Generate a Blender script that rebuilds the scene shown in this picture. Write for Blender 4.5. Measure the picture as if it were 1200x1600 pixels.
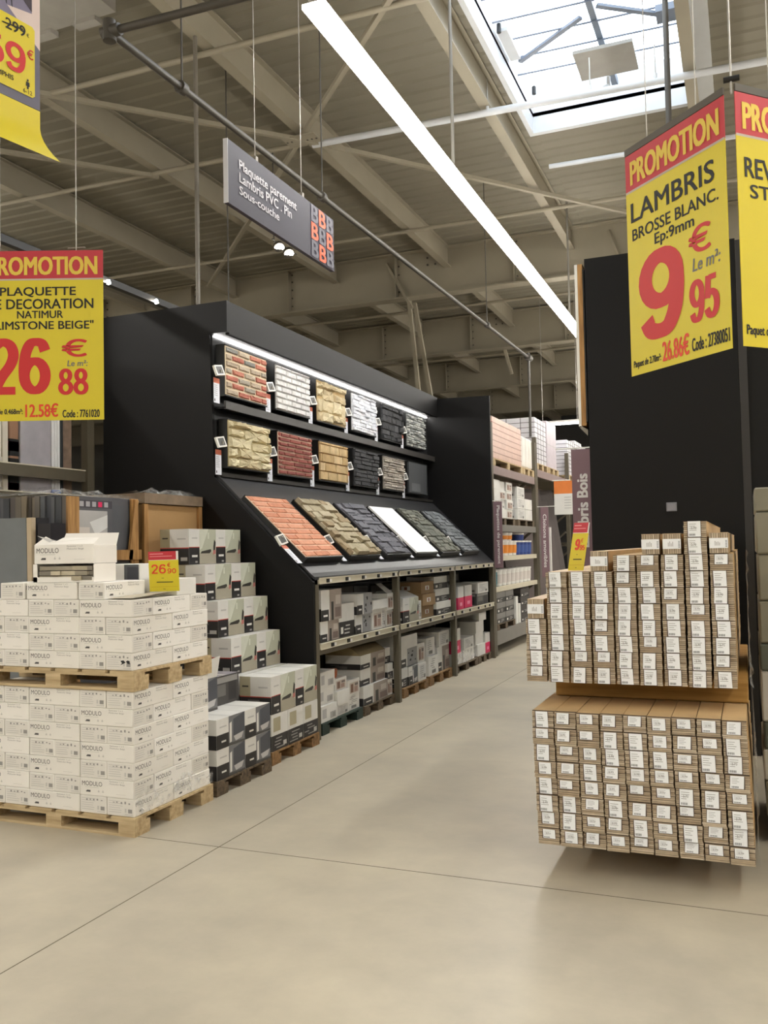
import bpy, bmesh, math, random
from mathutils import Matrix, Vector
SC = bpy.context.scene
COL = SC.collection
for o in list(bpy.data.objects): bpy.data.objects.remove(o)

# ------------------------------------------------------------------ camera
cam_d = bpy.data.cameras.new('camera'); cam = bpy.data.objects.new('camera', cam_d); COL.objects.link(cam)
cam_d.sensor_fit = 'VERTICAL'; cam_d.sensor_height = 32.0; cam_d.lens = 32.0 * 1390.0 / 1600.0
cam_d.clip_start = 0.05; cam_d.clip_end = 200
_d = Vector((566.0, 45.0, 1390.0)); _Y = _d.normalized()
_h2 = Vector((-434.0, 45.0 + 20.0, 1390.0))
_n = _d.cross(_h2).normalized()
if _n.y > 0: _n = -_n
_X = _Y.cross(_n)
cam.matrix_world = Matrix(((_X.x, -_X.y, -_X.z, 0.0), (_Y.x, -_Y.y, -_Y.z, 0.0), (_n.x, -_n.y, -_n.z, 1.55), (0, 0, 0, 1)))
SC.camera = cam

# ------------------------------------------------------------------ exposure, world, lamp strength
SC.view_settings.view_transform = 'Standard'; SC.view_settings.look = 'None'
SC.view_settings.gamma = 1.0; SC.view_settings.use_curve_mapping = False
SC.view_settings.exposure = 0.2
LAMP_STRENGTH = 34.0
LAMP_COLOR = (1.0, 0.965, 0.905)
STRIP_STRENGTH = 60.0
SKY_STRENGTH = 5.0
W = bpy.data.worlds.new('world'); SC.world = W; W.use_nodes = True
bg = W.node_tree.nodes['Background']; bg.inputs[0].default_value = (0.80, 0.90, 1.0, 1); bg.inputs[1].default_value = SKY_STRENGTH

# ------------------------------------------------------------------ materials
def lin(c):
    c = c / 255.0
    return c / 12.92 if c <= 0.04045 else ((c + 0.055) / 1.055) ** 2.4
_M = {}
def M(r, g, b, rough=0.6, metal=0.0, var=0.06, scale=6.0, bump=0.0, bscale=40.0, name=None, coat=0.0, spec=0.5):
    key = (r, g, b, rough, metal, var, scale, bump, bscale, coat, spec)
    if key in _M: return _M[key]
    m = bpy.data.materials.new(name or 'surface_%d_%d_%d' % (r, g, b)); m.use_nodes = True
    nt = m.node_tree; N = nt.nodes; L = nt.links
    p = N['Principled BSDF']
    p.inputs['Roughness'].default_value = rough; p.inputs['Metallic'].default_value = metal
    p.inputs['Specular IOR Level'].default_value = spec
    if coat: p.inputs['Coat Weight'].default_value = coat; p.inputs['Coat Roughness'].default_value = 0.2
    c = (lin(r), lin(g), lin(b), 1)
    tc = N.new('ShaderNodeTexCoord')
    if var > 0:
        nz = N.new('ShaderNodeTexNoise'); nz.inputs['Scale'].default_value = scale; nz.inputs['Detail'].default_value = 4
        L.new(tc.outputs['Object'], nz.inputs['Vector'])
        rp = N.new('ShaderNodeMapRange'); rp.inputs['From Min'].default_value = 0.3; rp.inputs['From Max'].default_value = 0.7
        rp.inputs['To Min'].default_value = 1 - var; rp.inputs['To Max'].default_value = 1 + var
        L.new(nz.outputs['Fac'], rp.inputs['Value'])
        mx = N.new('ShaderNodeVectorMath'); mx.operation = 'SCALE'; mx.inputs[0].default_value = c[:3]
        L.new(rp.outputs['Result'], mx.inputs['Scale']); L.new(mx.outputs['Vector'], p.inputs['Base Color'])
    else:
        p.inputs['Base Color'].default_value = c
    if bump > 0:
        nb = N.new('ShaderNodeTexNoise'); nb.inputs['Scale'].default_value = bscale; nb.inputs['Detail'].default_value = 6
        L.new(tc.outputs['Object'], nb.inputs['Vector'])
        bp = N.new('ShaderNodeBump'); bp.inputs['Strength'].default_value = bump; bp.inputs['Distance'].default_value = 0.01
        L.new(nb.outputs['Fac'], bp.inputs['Height']); L.new(bp.outputs['Normal'], p.inputs['Normal'])
    _M[key] = m
    return m
def EM(name, col, strength):
    m = bpy.data.materials.new(name); m.use_nodes = True; nt = m.node_tree
    nt.nodes.remove(nt.nodes['Principled BSDF'])
    e = nt.nodes.new('ShaderNodeEmission'); e.inputs[0].default_value = (*col, 1); e.inputs[1].default_value = strength
    nt.links.new(e.outputs[0], nt.nodes['Material Output'].inputs[0]); return m
def floor_mat():
    m = bpy.data.materials.new('polished_concrete'); m.use_nodes = True
    nt = m.node_tree; N = nt.nodes; L = nt.links; p = N['Principled BSDF']
    tc = N.new('ShaderNodeTexCoord')
    def noise(s, d, r=0.55):
        n = N.new('ShaderNodeTexNoise'); n.inputs['Scale'].default_value = s; n.inputs['Detail'].default_value = d; n.inputs['Roughness'].default_value = r
        L.new(tc.outputs['Object'], n.inputs['Vector']); return n
    n1 = noise(0.9, 5); n2 = noise(5.0, 6, 0.65); n3 = noise(60, 3)
    cr = N.new('ShaderNodeValToRGB'); L.new(n1.outputs['Fac'], cr.inputs[0])
    cr.color_ramp.elements[0].position = 0.3; cr.color_ramp.elements[0].color = (lin(162), lin(154), lin(138), 1)
    cr.color_ramp.elements[1].position = 0.7; cr.color_ramp.elements[1].color = (lin(192), lin(182), lin(160), 1)
    r2 = N.new('ShaderNodeMapRange'); r2.inputs['From Min'].default_value = 0.3; r2.inputs['From Max'].default_value = 0.7
    r2.inputs['To Min'].default_value = 0.90; r2.inputs['To Max'].default_value = 1.05; L.new(n2.outputs['Fac'], r2.inputs['Value'])
    s = N.new('ShaderNodeVectorMath'); s.operation = 'SCALE'; L.new(cr.outputs[0], s.inputs[0]); L.new(r2.outputs['Result'], s.inputs['Scale'])
    L.new(s.outputs['Vector'], p.inputs['Base Color'])
    rr = N.new('ShaderNodeMapRange'); rr.inputs['To Min'].default_value = 0.32; rr.inputs['To Max'].default_value = 0.5
    L.new(n2.outputs['Fac'], rr.inputs['Value']); L.new(rr.outputs['Result'], p.inputs['Roughness'])
    b = N.new('ShaderNodeBump'); b.inputs['Strength'].default_value = 0.03; L.new(n3.outputs['Fac'], b.inputs['Height']); L.new(b.outputs['Normal'], p.inputs['Normal'])
    return m
def wood_mat(name, a, b, sc=3.0, axis=0):
    m = bpy.data.materials.new(name); m.use_nodes = True
    nt = m.node_tree; N = nt.nodes; L = nt.links; p = N['Principled BSDF']; p.inputs['Roughness'].default_value = 0.75
    tc = N.new('ShaderNodeTexCoord'); mp = N.new('ShaderNodeMapping')
    k = [30, 30, 30]; k[axis] = 3
    mp.inputs['Scale'].default_value = k; L.new(tc.outputs['Object'], mp.inputs['Vector'])
    n = N.new('ShaderNodeTexNoise'); n.inputs['Scale'].default_value = sc * 0.4; n.inputs['Detail'].default_value = 6; L.new(mp.outputs[0], n.inputs['Vector'])
    cr = N.new('ShaderNodeValToRGB'); L.new(n.outputs['Fac'], cr.inputs[0])
    cr.color_ramp.elements[0].position = 0.32; cr.color_ramp.elements[0].color = (*[lin(x) for x in a], 1)
    cr.color_ramp.elements[1].position = 0.68; cr.color_ramp.elements[1].color = (*[lin(x) for x in b], 1)
    L.new(cr.outputs[0], p.inputs['Base Color']); return m
def film_mat():
    m = bpy.data.materials.new('stretch_film'); m.use_nodes = True
    nt = m.node_tree; N = nt.nodes; L = nt.links; p = N['Principled BSDF']
    p.inputs['Base Color'].default_value = (0.85, 0.85, 0.83, 1); p.inputs['Roughness'].default_value = 0.2
    tr = N.new('ShaderNodeBsdfTransparent'); mx = N.new('ShaderNodeMixShader'); 
    tc = N.new('ShaderNodeTexCoord'); nz = N.new('ShaderNodeTexNoise'); nz.inputs['Scale'].default_value = 14; nz.inputs['Detail'].default_value = 5
    L.new(tc.outputs['Object'], nz.inputs['Vector'])
    mr = N.new('ShaderNodeMapRange'); mr.inputs['From Min'].default_value = 0.45; mr.inputs['From Max'].default_value = 0.75
    mr.inputs['To Min'].default_value = 0.08; mr.inputs['To Max'].default_value = 0.6; L.new(nz.outputs['Fac'], mr.inputs['Value'])
    L.new(mr.outputs['Result'], mx.inputs[0]); L.new(tr.outputs[0], mx.inputs[1]); L.new(p.outputs[0], mx.inputs[2])
    b = N.new('ShaderNodeBump'); b.inputs['Strength'].default_value = 0.8; b.inputs['Distance'].default_value = 0.03
    L.new(nz.outputs['Fac'], b.inputs['Height']); L.new(b.outputs['Normal'], p.inputs['Normal'])
    L.new(mx.outputs[0], N['Material Output'].inputs[0]); return m

# ------------------------------------------------------------------ mesh builder
def text_mesh(s, bold=0.0, shear=0.0):
    key = (s, bold, shear)
    if key in text_mesh.cache: return text_mesh.cache[key]
    cu = bpy.data.curves.new('t', 'FONT'); cu.body = s; cu.offset = bold; cu.shear = shear; cu.resolution_u = 3
    ob = bpy.data.objects.new('t', cu); COL.objects.link(ob)
    dg = bpy.context.evaluated_depsgraph_get(); me = bpy.data.meshes.new_from_object(ob.evaluated_get(dg))
    vs = [tuple(v.co) for v in me.vertices]; fs = [tuple(p.vertices) for p in me.polygons]
    bpy.data.objects.remove(ob); bpy.data.curves.remove(cu); bpy.data.meshes.remove(me)
    x0 = min(v[0] for v in vs); x1 = max(v[0] for v in vs); y0 = min(v[1] for v in vs); y1 = max(v[1] for v in vs)
    vs = [((v[0] - x0) / (x1 - x0), (v[1] - y0) / (y1 - y0)) for v in vs]
    text_mesh.cache[key] = (vs, fs, (x1 - x0) / (y1 - y0))
    return text_mesh.cache[key]
text_mesh.cache = {}
V = Vector
# centre lines of the big price numerals (height 1, width 0.68)
def ell(cx, cy, rx, ry, n=24): return [(cx + rx * math.cos(2 * math.pi * i / n), cy + ry * math.sin(2 * math.pi * i / n)) for i in range(n)]
_T9 = [(0.585, 0.66), (0.585, 0.5), (0.545, 0.28), (0.44, 0.12), (0.30, 0.085), (0.16, 0.12), (0.09, 0.24)]
DIG = {'9': [(ell(0.335, 0.665, 0.25, 0.25), True), (_T9, False)],
       '6': [(ell(0.345, 0.335, 0.25, 0.25), True), ([(0.68 - x, 1 - y) for x, y in _T9], False)],
       '8': [(ell(0.34, 0.725, 0.21, 0.195), True), (ell(0.34, 0.285, 0.255, 0.205), True)],
       '0': [(ell(0.34, 0.5, 0.255, 0.42), True)],
       '5': [([(0.58, 0.915), (0.40, 0.915), (0.21, 0.915)], False), ([(0.20, 0.96), (0.165, 0.72), (0.13, 0.47)], False), ([(0.13, 0.49), (0.22, 0.565), (0.36, 0.595), (0.52, 0.52), (0.585, 0.345), (0.52, 0.17), (0.36, 0.085), (0.18, 0.12), (0.09, 0.25)], False)],
       '2': [([(0.10, 0.68), (0.15, 0.84), (0.32, 0.915), (0.50, 0.86), (0.575, 0.70), (0.50, 0.52), (0.30, 0.32), (0.13, 0.09)], False), ([(0.05, 0.085), (0.3, 0.085), (0.62, 0.085)], False)]}
def spline(p, closed, m=5):
    if closed: return p
    out = []; n = len(p)
    for i in range(n - 1):
        p0 = p[max(i - 1, 0)]; p1 = p[i]; p2 = p[i + 1]; p3 = p[min(i + 2, n - 1)]
        for k in range(m):
            t = k / m
            out.append(tuple(0.5 * (2 * p1[a] + (p2[a] - p0[a]) * t + (2 * p0[a] - 5 * p1[a] + 4 * p2[a] - p3[a]) * t * t + (3 * p1[a] - p0[a] - 3 * p2[a] + p3[a]) * t ** 3) for a in (0, 1)))
    out.append(p[-1]); return out
class MB:
    def __init__(s): s.v = []; s.f = []; s.m = []; s.ms = []; s.smooth = []
    def mi(s, m):
        if m not in s.ms: s.ms.append(m)
        return s.ms.index(m)
    def face(s, pts, m, sm=False):
        n = len(s.v); s.v += [tuple(p) for p in pts]; s.f.append(tuple(range(n, n + len(pts)))); s.m.append(s.mi(m)); s.smooth.append(sm); return s
    def poly(s, vs, fs, m, sm=False):
        n = len(s.v); s.v += [tuple(p) for p in vs]; k = s.mi(m)
        for f in fs: s.f.append(tuple(n + i for i in f)); s.m.append(k); s.smooth.append(sm)
        return s
    def box(s, x0, x1, y0, y1, z0, z1, m):
        vs = [(x0, y0, z0), (x1, y0, z0), (x1, y1, z0), (x0, y1, z0), (x0, y0, z1), (x1, y0, z1), (x1, y1, z1), (x0, y1, z1)]
        return s.poly(vs, [(0, 3, 2, 1), (4, 5, 6, 7), (0, 1, 5, 4), (1, 2, 6, 5), (2, 3, 7, 6), (3, 0, 4, 7)], m)
    def prism(s, poly, axis, a0, a1, m):
        n = len(poly)
        def P(p, a): return {'x': (a, p[0], p[1]), 'y': (p[0], a, p[1]), 'z': (p[0], p[1], a)}[axis]
        vs = [P(p, a0) for p in poly] + [P(p, a1) for p in poly]
        fs = [tuple(range(n)), tuple(range(2 * n - 1, n - 1, -1))] + [(i, i + n, (i + 1) % n + n, (i + 1) % n) for i in range(n)]
        return s.poly(vs, fs, m)
    def tube(s, a, b, r, m, n=8, r2=None):
        a = V(a); b = V(b); d = (b - a).normalized(); u = d.orthogonal().normalized(); w = d.cross(u); r2 = r if r2 is None else r2
        vs = []
        for p, rr in ((a, r), (b, r2)):
            for i in range(n):
                t = 2 * math.pi * i / n; vs.append(p + (u * math.cos(t) + w * math.sin(t)) * rr)
        s.poly(vs, [(i, (i + 1) % n, (i + 1) % n + n, i + n) for i in range(n)], m, True)
        return s.poly(vs, [tuple(range(n - 1, -1, -1)), tuple(range(n, 2 * n))], m)
    def bar(s, a, b, w, h, m):
        a = V(a); b = V(b); d = (b - a).normalized(); up = V((0, 0, 1))
        u = d.cross(up)
        u = V((1, 0, 0)) if u.length < 1e-4 else u.normalized()
        t = u.cross(d).normalized(); u = u * w / 2; t = t * h / 2
        vs = [a - u - t, a + u - t, a + u + t, a - u + t, b - u - t, b + u - t, b + u + t, b - u + t]
        return s.poly(vs, [(0, 1, 2, 3), (7, 6, 5, 4), (0, 4, 5, 1), (1, 5, 6, 2), (2, 6, 7, 3), (3, 7, 4, 0)], m)
    def rect(s, o, u, v, u0, v0, u1, v1, m, d=0.0):
        o = V(o); u = V(u); v = V(v); n = u.cross(v).normalized() * d
        return s.face([o + u * u0 + v * v0 + n, o + u * u1 + v * v0 + n, o + u * u1 + v * v1 + n, o + u * u0 + v * v1 + n], m)
    def pol(s, o, u, v, pts, m, d=0.0):
        o = V(o); u = V(u); v = V(v); n = u.cross(v).normalized() * d
        return s.face([o + u * a + v * b + n for a, b in pts], m)
    def text(s, txt, o, u, v, u0, v0, u1, v1, m, bold=0.0, shear=0.0, d=0.002):
        if bold:   # heavier strokes: the same lettering laid down again a hair to each side
            sh_ = bold * 1.6 * (v1 - v0) * V(v).length / V(u).length; sv_ = bold * 0.8 * (v1 - v0)
            for k, (a, c) in enumerate(((-1, -1), (1, 1), (-1, 1), (1, -1), (0, 0))): s.text(txt, o, u, v, u0 + (a + 1) * sh_ / 2 - (0), v0 + (c + 1) * sv_ / 2, None if u1 is None else u1 - (1 - a) * sh_ / 2, v1 - (1 - c) * sv_ / 2, m, 0.0, shear, d + 0.00015 * k)
            return s
        vs, fs, asp = text_mesh(txt, bold, shear)
        o = V(o); u = V(u); v = V(v); n = u.cross(v).normalized() * d
        if u1 is None: u1 = u0 + (v1 - v0) * asp * v.length / u.length
        return s.poly([o + u * (u0 + a * (u1 - u0)) + v * (v0 + b * (v1 - v0)) + n for a, b in vs], fs, m)
    def digits(s, txt, o, u, v, u0, v0, u1, v1, m, th=0.16, d=0.002):
        o = V(o); u = V(u); v = V(v); n = u.cross(v).normalized() * d; k = len(txt)
        H = (v1 - v0) * v.length; Wt = (u1 - u0) * u.length; cw = Wt / (k + (k - 1) * 0.08); uu = u.normalized(); vv = v.normalized()
        for i, ch in enumerate(txt):
            for si, (line, closed) in enumerate(DIG[ch]):
                base = o + u * u0 + v * v0 + uu * (i * cw * 1.08) + n * (1 + 0.25 * si)
                pts = spline(line, closed); P = [V((x / 0.68 * cw, y * H, 0)) for x, y in pts]; N = len(P); vs = []
                for j in range(N):
                    a = P[j - 1] if (closed or j) else P[j]; c = P[(j + 1) % N] if (closed or j < N - 1) else P[j]
                    tg = (c - a).normalized(); nr = V((-tg.y, tg.x, 0)); w = th * H * 0.5 * (0.82 + 0.3 * abs(nr.x))
                    for sg in (1, -1): q = P[j] + nr * w * sg; vs.append(base + uu * q.x + vv * q.y)
                R_ = N if closed else N - 1
                s.poly(vs, [(2 * j, 2 * j + 1, 2 * ((j + 1) % N) + 1, 2 * ((j + 1) % N)) for j in range(R_)], m)
        return s
    def mesh(s, name, bevel=0.0):
        me = bpy.data.meshes.new(name); me.from_pydata(s.v, [], s.f)
        for m in s.ms: me.materials.append(m)
        me.polygons.foreach_set('material_index', s.m); me.polygons.foreach_set('use_smooth', s.smooth)
        if bevel:
            bm = bmesh.new(); bm.from_mesh(me); bmesh.ops.remove_doubles(bm, verts=bm.verts, dist=1e-5)
            bmesh.ops.bevel(bm, geom=list(bm.edges), offset=bevel, segments=1, affect='EDGES', profile=0.5); bm.to_mesh(me); bm.free()
        me.update(); return me
    def build(s, name, parent=None, bevel=0.0, loc=None):
        o = bpy.data.objects.new(name, s.mesh(name, bevel)); COL.objects.link(o)
        if parent is not None: o.parent = parent
        if loc: o.location = loc
        return o
def tag(o, label, cat, group=None):
    o['label'] = label; o['category'] = cat
    if group: o['group'] = group
    return o
def thing(name, label, cat, loc=(0, 0, 0), rz=0.0, group=None):
    o = bpy.data.objects.new(name, None); COL.objects.link(o); o.location = loc; o.rotation_euler = (0, 0, rz); o.empty_display_size = 0.1
    return tag(o, label, cat, group)
def struct(mb, name, bevel=0.0):
    o = mb.build(name, None, bevel); o['kind'] = 'structure'; return o
def dup(root, loc, rz=0.0, label=None, group=None):
    r = root.copy(); COL.objects.link(r); r.location = loc; r.rotation_euler = (0, 0, rz)
    if label: r['label'] = label
    if group: r['group'] = group
    for ch in root.children:
        c = ch.copy(); COL.objects.link(c); c.parent = r
        for g in ch.children:
            d = g.copy(); COL.objects.link(d); d.parent = c
    return r
def kill(root):
    for ch in list(root.children): kill(ch)
    bpy.data.objects.remove(root)
ORD = ['first', 'second', 'third', 'fourth', 'fifth', 'sixth', 'seventh', 'eighth', 'ninth', 'tenth', 'eleventh']

# ------------------------------------------------------------------ palette
BLACK = M(17, 16, 16, 0.5, var=0.04, scale=2, spec=0.22)
DARKFRAME = M(22, 22, 22, 0.5)
STEEL = M(128, 122, 110, 0.5, var=0.05)
ROOF = M(124, 118, 102, 0.7, var=0.03, scale=1.5)
BEAMC = M(144, 136, 118, 0.6, var=0.05, scale=2)
RACK = M(92, 85, 70, 0.5, var=0.05)
RAILC = M(206, 198, 176, 0.5, var=0.03)
YEL = M(214, 196, 26, 0.45, var=0.02)
REDH = M(190, 40, 52, 0.45, var=0.03)
REDT = M(200, 32, 32, 0.5, var=0.0)
BLK = M(20, 20, 20, 0.6, var=0.0)
WHITE = M(232, 230, 224, 0.6, var=0.02)
CARD = M(236, 232, 224, 0.65, var=0.03, scale=4)
GREYT = M(120, 118, 114, 0.6, var=0.0)
LGREY = M(190, 188, 184, 0.6, var=0.0)
MGREY = M(158, 156, 152, 0.6, var=0.0)
KRAFT = M(158, 128, 90, 0.75, var=0.08)
PINK = M(222, 40, 96, 0.5, var=0.0)
WIRE = M(170, 166, 158, 0.4, 0.6)
PALW = wood_mat('pallet_pine', (166, 142, 104), (206, 184, 144))
PALD = wood_mat('pallet_weathered', (70, 60, 48), (118, 100, 78))
PALM = wood_mat('pallet_brown', (110, 82, 50), (160, 124, 82))
PALG = M(34, 52, 46, 0.6)
CRATEW = wood_mat('crate_wood', (136, 98, 52), (184, 140, 84), axis=2)
FILM = film_mat()

# ------------------------------------------------------------------ room shell
b = MB(); b.face([(-30, -16, 0), (16, -16, 0), (16, 38, 0), (-30, 38, 0)], floor_mat())
fl = struct(b, 'floor')
JC = M(96, 88, 72, 0.9, var=0.1)
jb = MB()
for y in (-1.05, 4.05): jb.box(-30, 16, y - 0.0025, y + 0.0025, 0.0, 0.0006, JC)
for x in (-7.7, -2.617, 2.47): jb.box(x - 0.0025, x + 0.0025, -16, 38, 0.0, 0.0006, JC)
struct(jb, 'floor_joint')
WALLC = M(120, 116, 108, 0.7, var=0.03, scale=1)
WALLD = M(62, 61, 60, 0.7, var=0.03, scale=1)
struct(MB().box(-30, 16, 38, 38.2, 0, 8, WALLD), 'wall_back')
struct(MB().box(-30, 16, -16.2, -16, 0, 8, WALLC), 'wall_front')
struct(MB().box(-30.2, -30, -16, 38, 0, 8, WALLC), 'wall_left')
struct(MB().box(16, 16.2, -16, 38, 0, 8, WALLC), 'wall_right')
# corrugated roof deck, ribs running across the hall; opening for the skylight
SKX0, SKX1, SKY0, SKY1 = -2.42, -0.38, 5.2, 11.47
def deck(x0, x1, y0, y1, mb):
    prof = [(0, 0), (0.11, 0), (0.14, 0.02), (0.22, 0.02), (0.25, 0)]
    pts = []; y = y0
    while y < y1 - 1e-6:
        for p in prof[:-1]:
            if y + p[0] <= y1: pts.append((y + p[0], 7.05 + p[1]))
        y += 0.25
    pts.append((y1, 7.05))
    vs = [(x0, p[0], p[1]) for p in pts] + [(x1, p[0], p[1]) for p in pts]; n = len(pts)
    mb.poly(vs, [(i, i + 1, i + 1 + n, i + n) for i in range(n - 1)], ROOF)
b = MB(); deck(-30, SKX0, -16, 38, b); deck(SKX1, 16, -16, 38, b); deck(SKX0, SKX1, -16, SKY0, b); deck(SKX0, SKX1, SKY1, 38, b)
b.box(-30, 16, -16, SKY0, 7.2, 7.25, ROOF); b.box(-30, 16, SKY1, 38, 7.2, 7.25, ROOF); b.box(-30, SKX0, SKY0, SKY1, 7.2, 7.25, ROOF); b.box(SKX1, 16, SKY0, SKY1, 7.2, 7.25, ROOF)
struct(b, 'ceiling')
# roof steel
for x in [-20.65 + 2.25 * i for i in range(16)]:
    b = MB(); x = x - 0.0
    if x in (0,): pass
    b.box(x - 0.006, x + 0.006, -16, 37.9, 6.68, 7.04, BEAMC); b.box(x - 0.065, x + 0.065, -16, 37.9, 6.665, 6.685, BEAMC); b.box(x - 0.065, x + 0.065, -16, 37.9, 7.03, 7.045, BEAMC)
    struct(b, 'roof_purlin')
BOLT = M(70, 64, 54, 0.5)
for y in (15.42, 20.3, 25.3, 30.3):
    b = MB(); b.box(-30, 16, y - 0.01, y + 0.01, 6.2, 7.03, BEAMC); b.box(-30, 16, y - 0.13, y + 0.13, 6.18, 6.205, BEAMC); b.box(-30, 16, y - 0.13, y + 0.13, 7.015, 7.04, BEAMC)
    for i in range(16):
        xx = -19.4 + 2.25 * i
        b.box(xx - 0.008, xx + 0.008, y - 0.12, y - 0.01, 6.2, 7.02, BEAMC)
        for dz in (0.12, 0.28, 0.44, 0.6, 0.74):
            b.box(xx + 0.03, xx + 0.055, y - 0.03, y - 0.01, 6.2 + dz, 6.225 + dz, BOLT)
    for xx in (-5.3, -5.15, -4.98):
        for dz in (0.55, 0.68): b.box(xx, xx + 0.03, y - 0.035, y - 0.01, 6.2 + dz, 6.23 + dz, BOLT)
    struct(b, 'roof_beam')
# struts and wind bracing under the purlins
for y in (7.5, 13.15, 17.8, 22.8):
    b = MB(); b.tube((-18, y - 0.1, 6.62), (9, y + 0.25, 6.62), 0.032, BEAMC); struct(b, 'roof_strut')
b = MB(); b.tube((-18, 9.5, 6.62), (-4.9, 9.78, 6.62), 0.032, BEAMC); struct(b, 'roof_strut')
GUS = MB(); GUS.box(-5.12, -4.68, 9.5, 9.75, 6.585, 6.6, BEAMC)
for i in range(3):
    GUS.box(-5.1 + i * 0.06, -5.08 + i * 0.06, 9.6, 9.62, 6.578, 6.585, BOLT); GUS.box(-4.72 - i * 0.06, -4.7 - i * 0.06, 9.63, 9.65, 6.578, 6.585, BOLT)
struct(GUS, 'roof_brace')
for a, c in (((-9.4, 14.4, 6.63), (-4.9, 9.62, 6.63)), ((-4.9, 9.62, 6.63), (-2.65, 7.25, 6.63)), ((-7.15, 7.3, 6.6), (-4.9, 9.65, 6.6)), ((-4.9, 9.65, 6.6), (-1.3, 14.1, 6.6)), ((-9.4, 7.3, 6.6), (-7.15, 9.8, 6.6)), ((-6.1, 15.4, 6.9), (-5.55, 15.25, 5.95)), ((-2.0, 15.4, 6.9), (-1.75, 15.2, 6.2))):
    b = MB(); b.bar(a, c, 0.055, 0.05, BEAMC); struct(b, 'roof_brace')
for p, q in (((-5.75, 15.6, 6.35), (-5.58, 15.6, 4.4)), ((-5.7, 15.8, 6.2), (-5.4, 15.8, 4.3)), ((-5.2, 20.5, 6.4), (-5.0, 20.5, 5.6))):
    b = MB(); b.bar(p, q, 0.07, 0.07, BEAMC); struct(b, 'roof_brace')
# grey fascia high up on the left
b = MB(); b.box(-14, -5.6, 6.1, 7.0, 6.9, 7.03, M(150, 146, 138, 0.7)); 
for i in range(9): b.box(-6.1 - 0.55 * i, -5.82 - 0.55 * i, 6.95, 7.06, 6.86, 6.92, M(150, 146, 138, 0.7))
struct(b, 'trim_1')

# ------------------------------------------------------------------ skylight
SKF = M(196, 198, 200, 0.5, var=0.03); SKG = M(110, 118, 132, 0.4)
b = MB()
for (x0, x1, y0, y1) in ((SKX0 - 0.06, SKX0, SKY0, SKY1), (SKX1, SKX1 + 0.2, SKY0, SKY1), (SKX0 - 0.06, SKX1 + 0.2, SKY1, SKY1 + 0.08), (SKX0 - 0.06, SKX1 + 0.2, SKY0 - 0.08, SKY0)):
    b.box(x0, x1, y0, y1, 6.98, 7.6, SKF)
w1 = struct(b, 'window_1')
b = MB(); b.box(SKX0 - 0.05, SKX1 + 0.05, SKY0, SKY1, 7.6, 7.605, None or bpy.data.materials.new('skylight_pane'))
pm = b.ms[0]; pm.use_nodes = True; nt = pm.node_tree; nt.nodes.remove(nt.nodes['Principled BSDF'])
tr = nt.nodes.new('ShaderNodeBsdfTransparent'); gl = nt.nodes.new('ShaderNodeBsdfGlossy'); gl.inputs['Roughness'].default_value = 0.1; mx = nt.nodes.new('ShaderNodeMixShader'); mx.inputs[0].default_value = 0.06
nt.links.new(tr.outputs[0], mx.inputs[1]); nt.links.new(gl.outputs[0], mx.inputs[2]); nt.links.new(mx.outputs[0], nt.nodes['Material Output'].inputs[0])
g = b.build('window_pane', w1)
b = MB()
b.bar((-1.4, 8.2, 7.42), (-1.35, 11.45, 7.42), 0.07, 0.09, SKG)
for y in (9.0, 9.45, 9.85, 10.25, 10.65): b.tube((SKX0, y, 7.36), (SKX1, y + 0.06, 7.36), 0.011, SKG)
b.bar((-2.3, 10.25, 7.3), (-1.5, 9.75, 7.36), 0.06, 0.03, SKG); b.bar((-1.3, 9.6, 7.36), (-0.6, 10.0, 7.3), 0.06, 0.03, SKG)
b.box(-2.4, -2.28, 9.55, 10.2, 7.3, 7.34, SKF); b.box(-0.72, -0.5, 9.85, 10.1, 7.28, 7.36, SKG)
for (x, y) in ((-2.36, 9.5), (-2.3, 11.0), (-0.55, 9.6)): b.tube((x, y, 7.26), (x, y, 7.36), 0.025, DARKFRAME)
b.build('smoke_vent_gear', w1)
b = MB(); b.box(-1.67, -1.0, 10.18, 10.82, 7.2, 7.24, M(150, 146, 138, 0.6)); b.tube((-1.36, 10.85, 7.2), (-1.36, 10.85, 7.05), 0.025, SKF); b.tube((-1.36, 10.84, 7.1), (-1.36, 10.0, 6.645), 0.012, SKF)
b.build('vent_plate', w1)

# ------------------------------------------------------------------ pipes, hanging rods
PIPEC = M(78, 74, 68, 0.5, 0.1)
def pipe(name, segs, label, r=0.032, m=PIPEC, cat='pipe'):
    b = MB()
    for a, c in segs: b.tube(a, c, r, m, 10)
    o = b.build(name); return tag(o, label, cat)
pr = thing('pipe_frame', 'grey hanging pipe frame with a corner elbow running along the aisle above the black display', 'pipe', (-3.57, 4.4, 4.8))
b = MB(); b.tube((0, 0, 0), (0.18, 10.75, 0), 0.025, PIPEC, 10); b.build('long_pipe', pr)
b = MB(); b.tube((0, 0, 0), (4.5, 0.2, 0.02), 0.025, PIPEC, 10); b.build('cross_pipe', pr)
b = MB(); b.tube((0, 0, -0.06), (0, 0, 0.07), 0.042, PIPEC, 10); b.tube((-0.05, 0, 0), (0.08, 0, 0), 0.038, PIPEC, 10); b.build('elbow', pr)
b = MB(); b.tube((0.18, 10.75, 0.08), (0.18, 10.75, -1.38), 0.022, PIPEC, 10); b.tube((0.18, 10.65, 0), (0.18, 10.85, 0), 0.06, PIPEC, 10); b.build('end_post', pr)
for y in (0.75, 2.9, 8.2):
    b = MB(); b.tube((y * 0.018, y, 0), (y * 0.018, y, 2.2), 0.007, PIPEC, 6); b.tube((y * 0.018, y - 0.03, 0.0), (y * 0.018, y + 0.03, 0.0), 0.045, PIPEC, 8); b.build('hanger_rod', pr)
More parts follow.
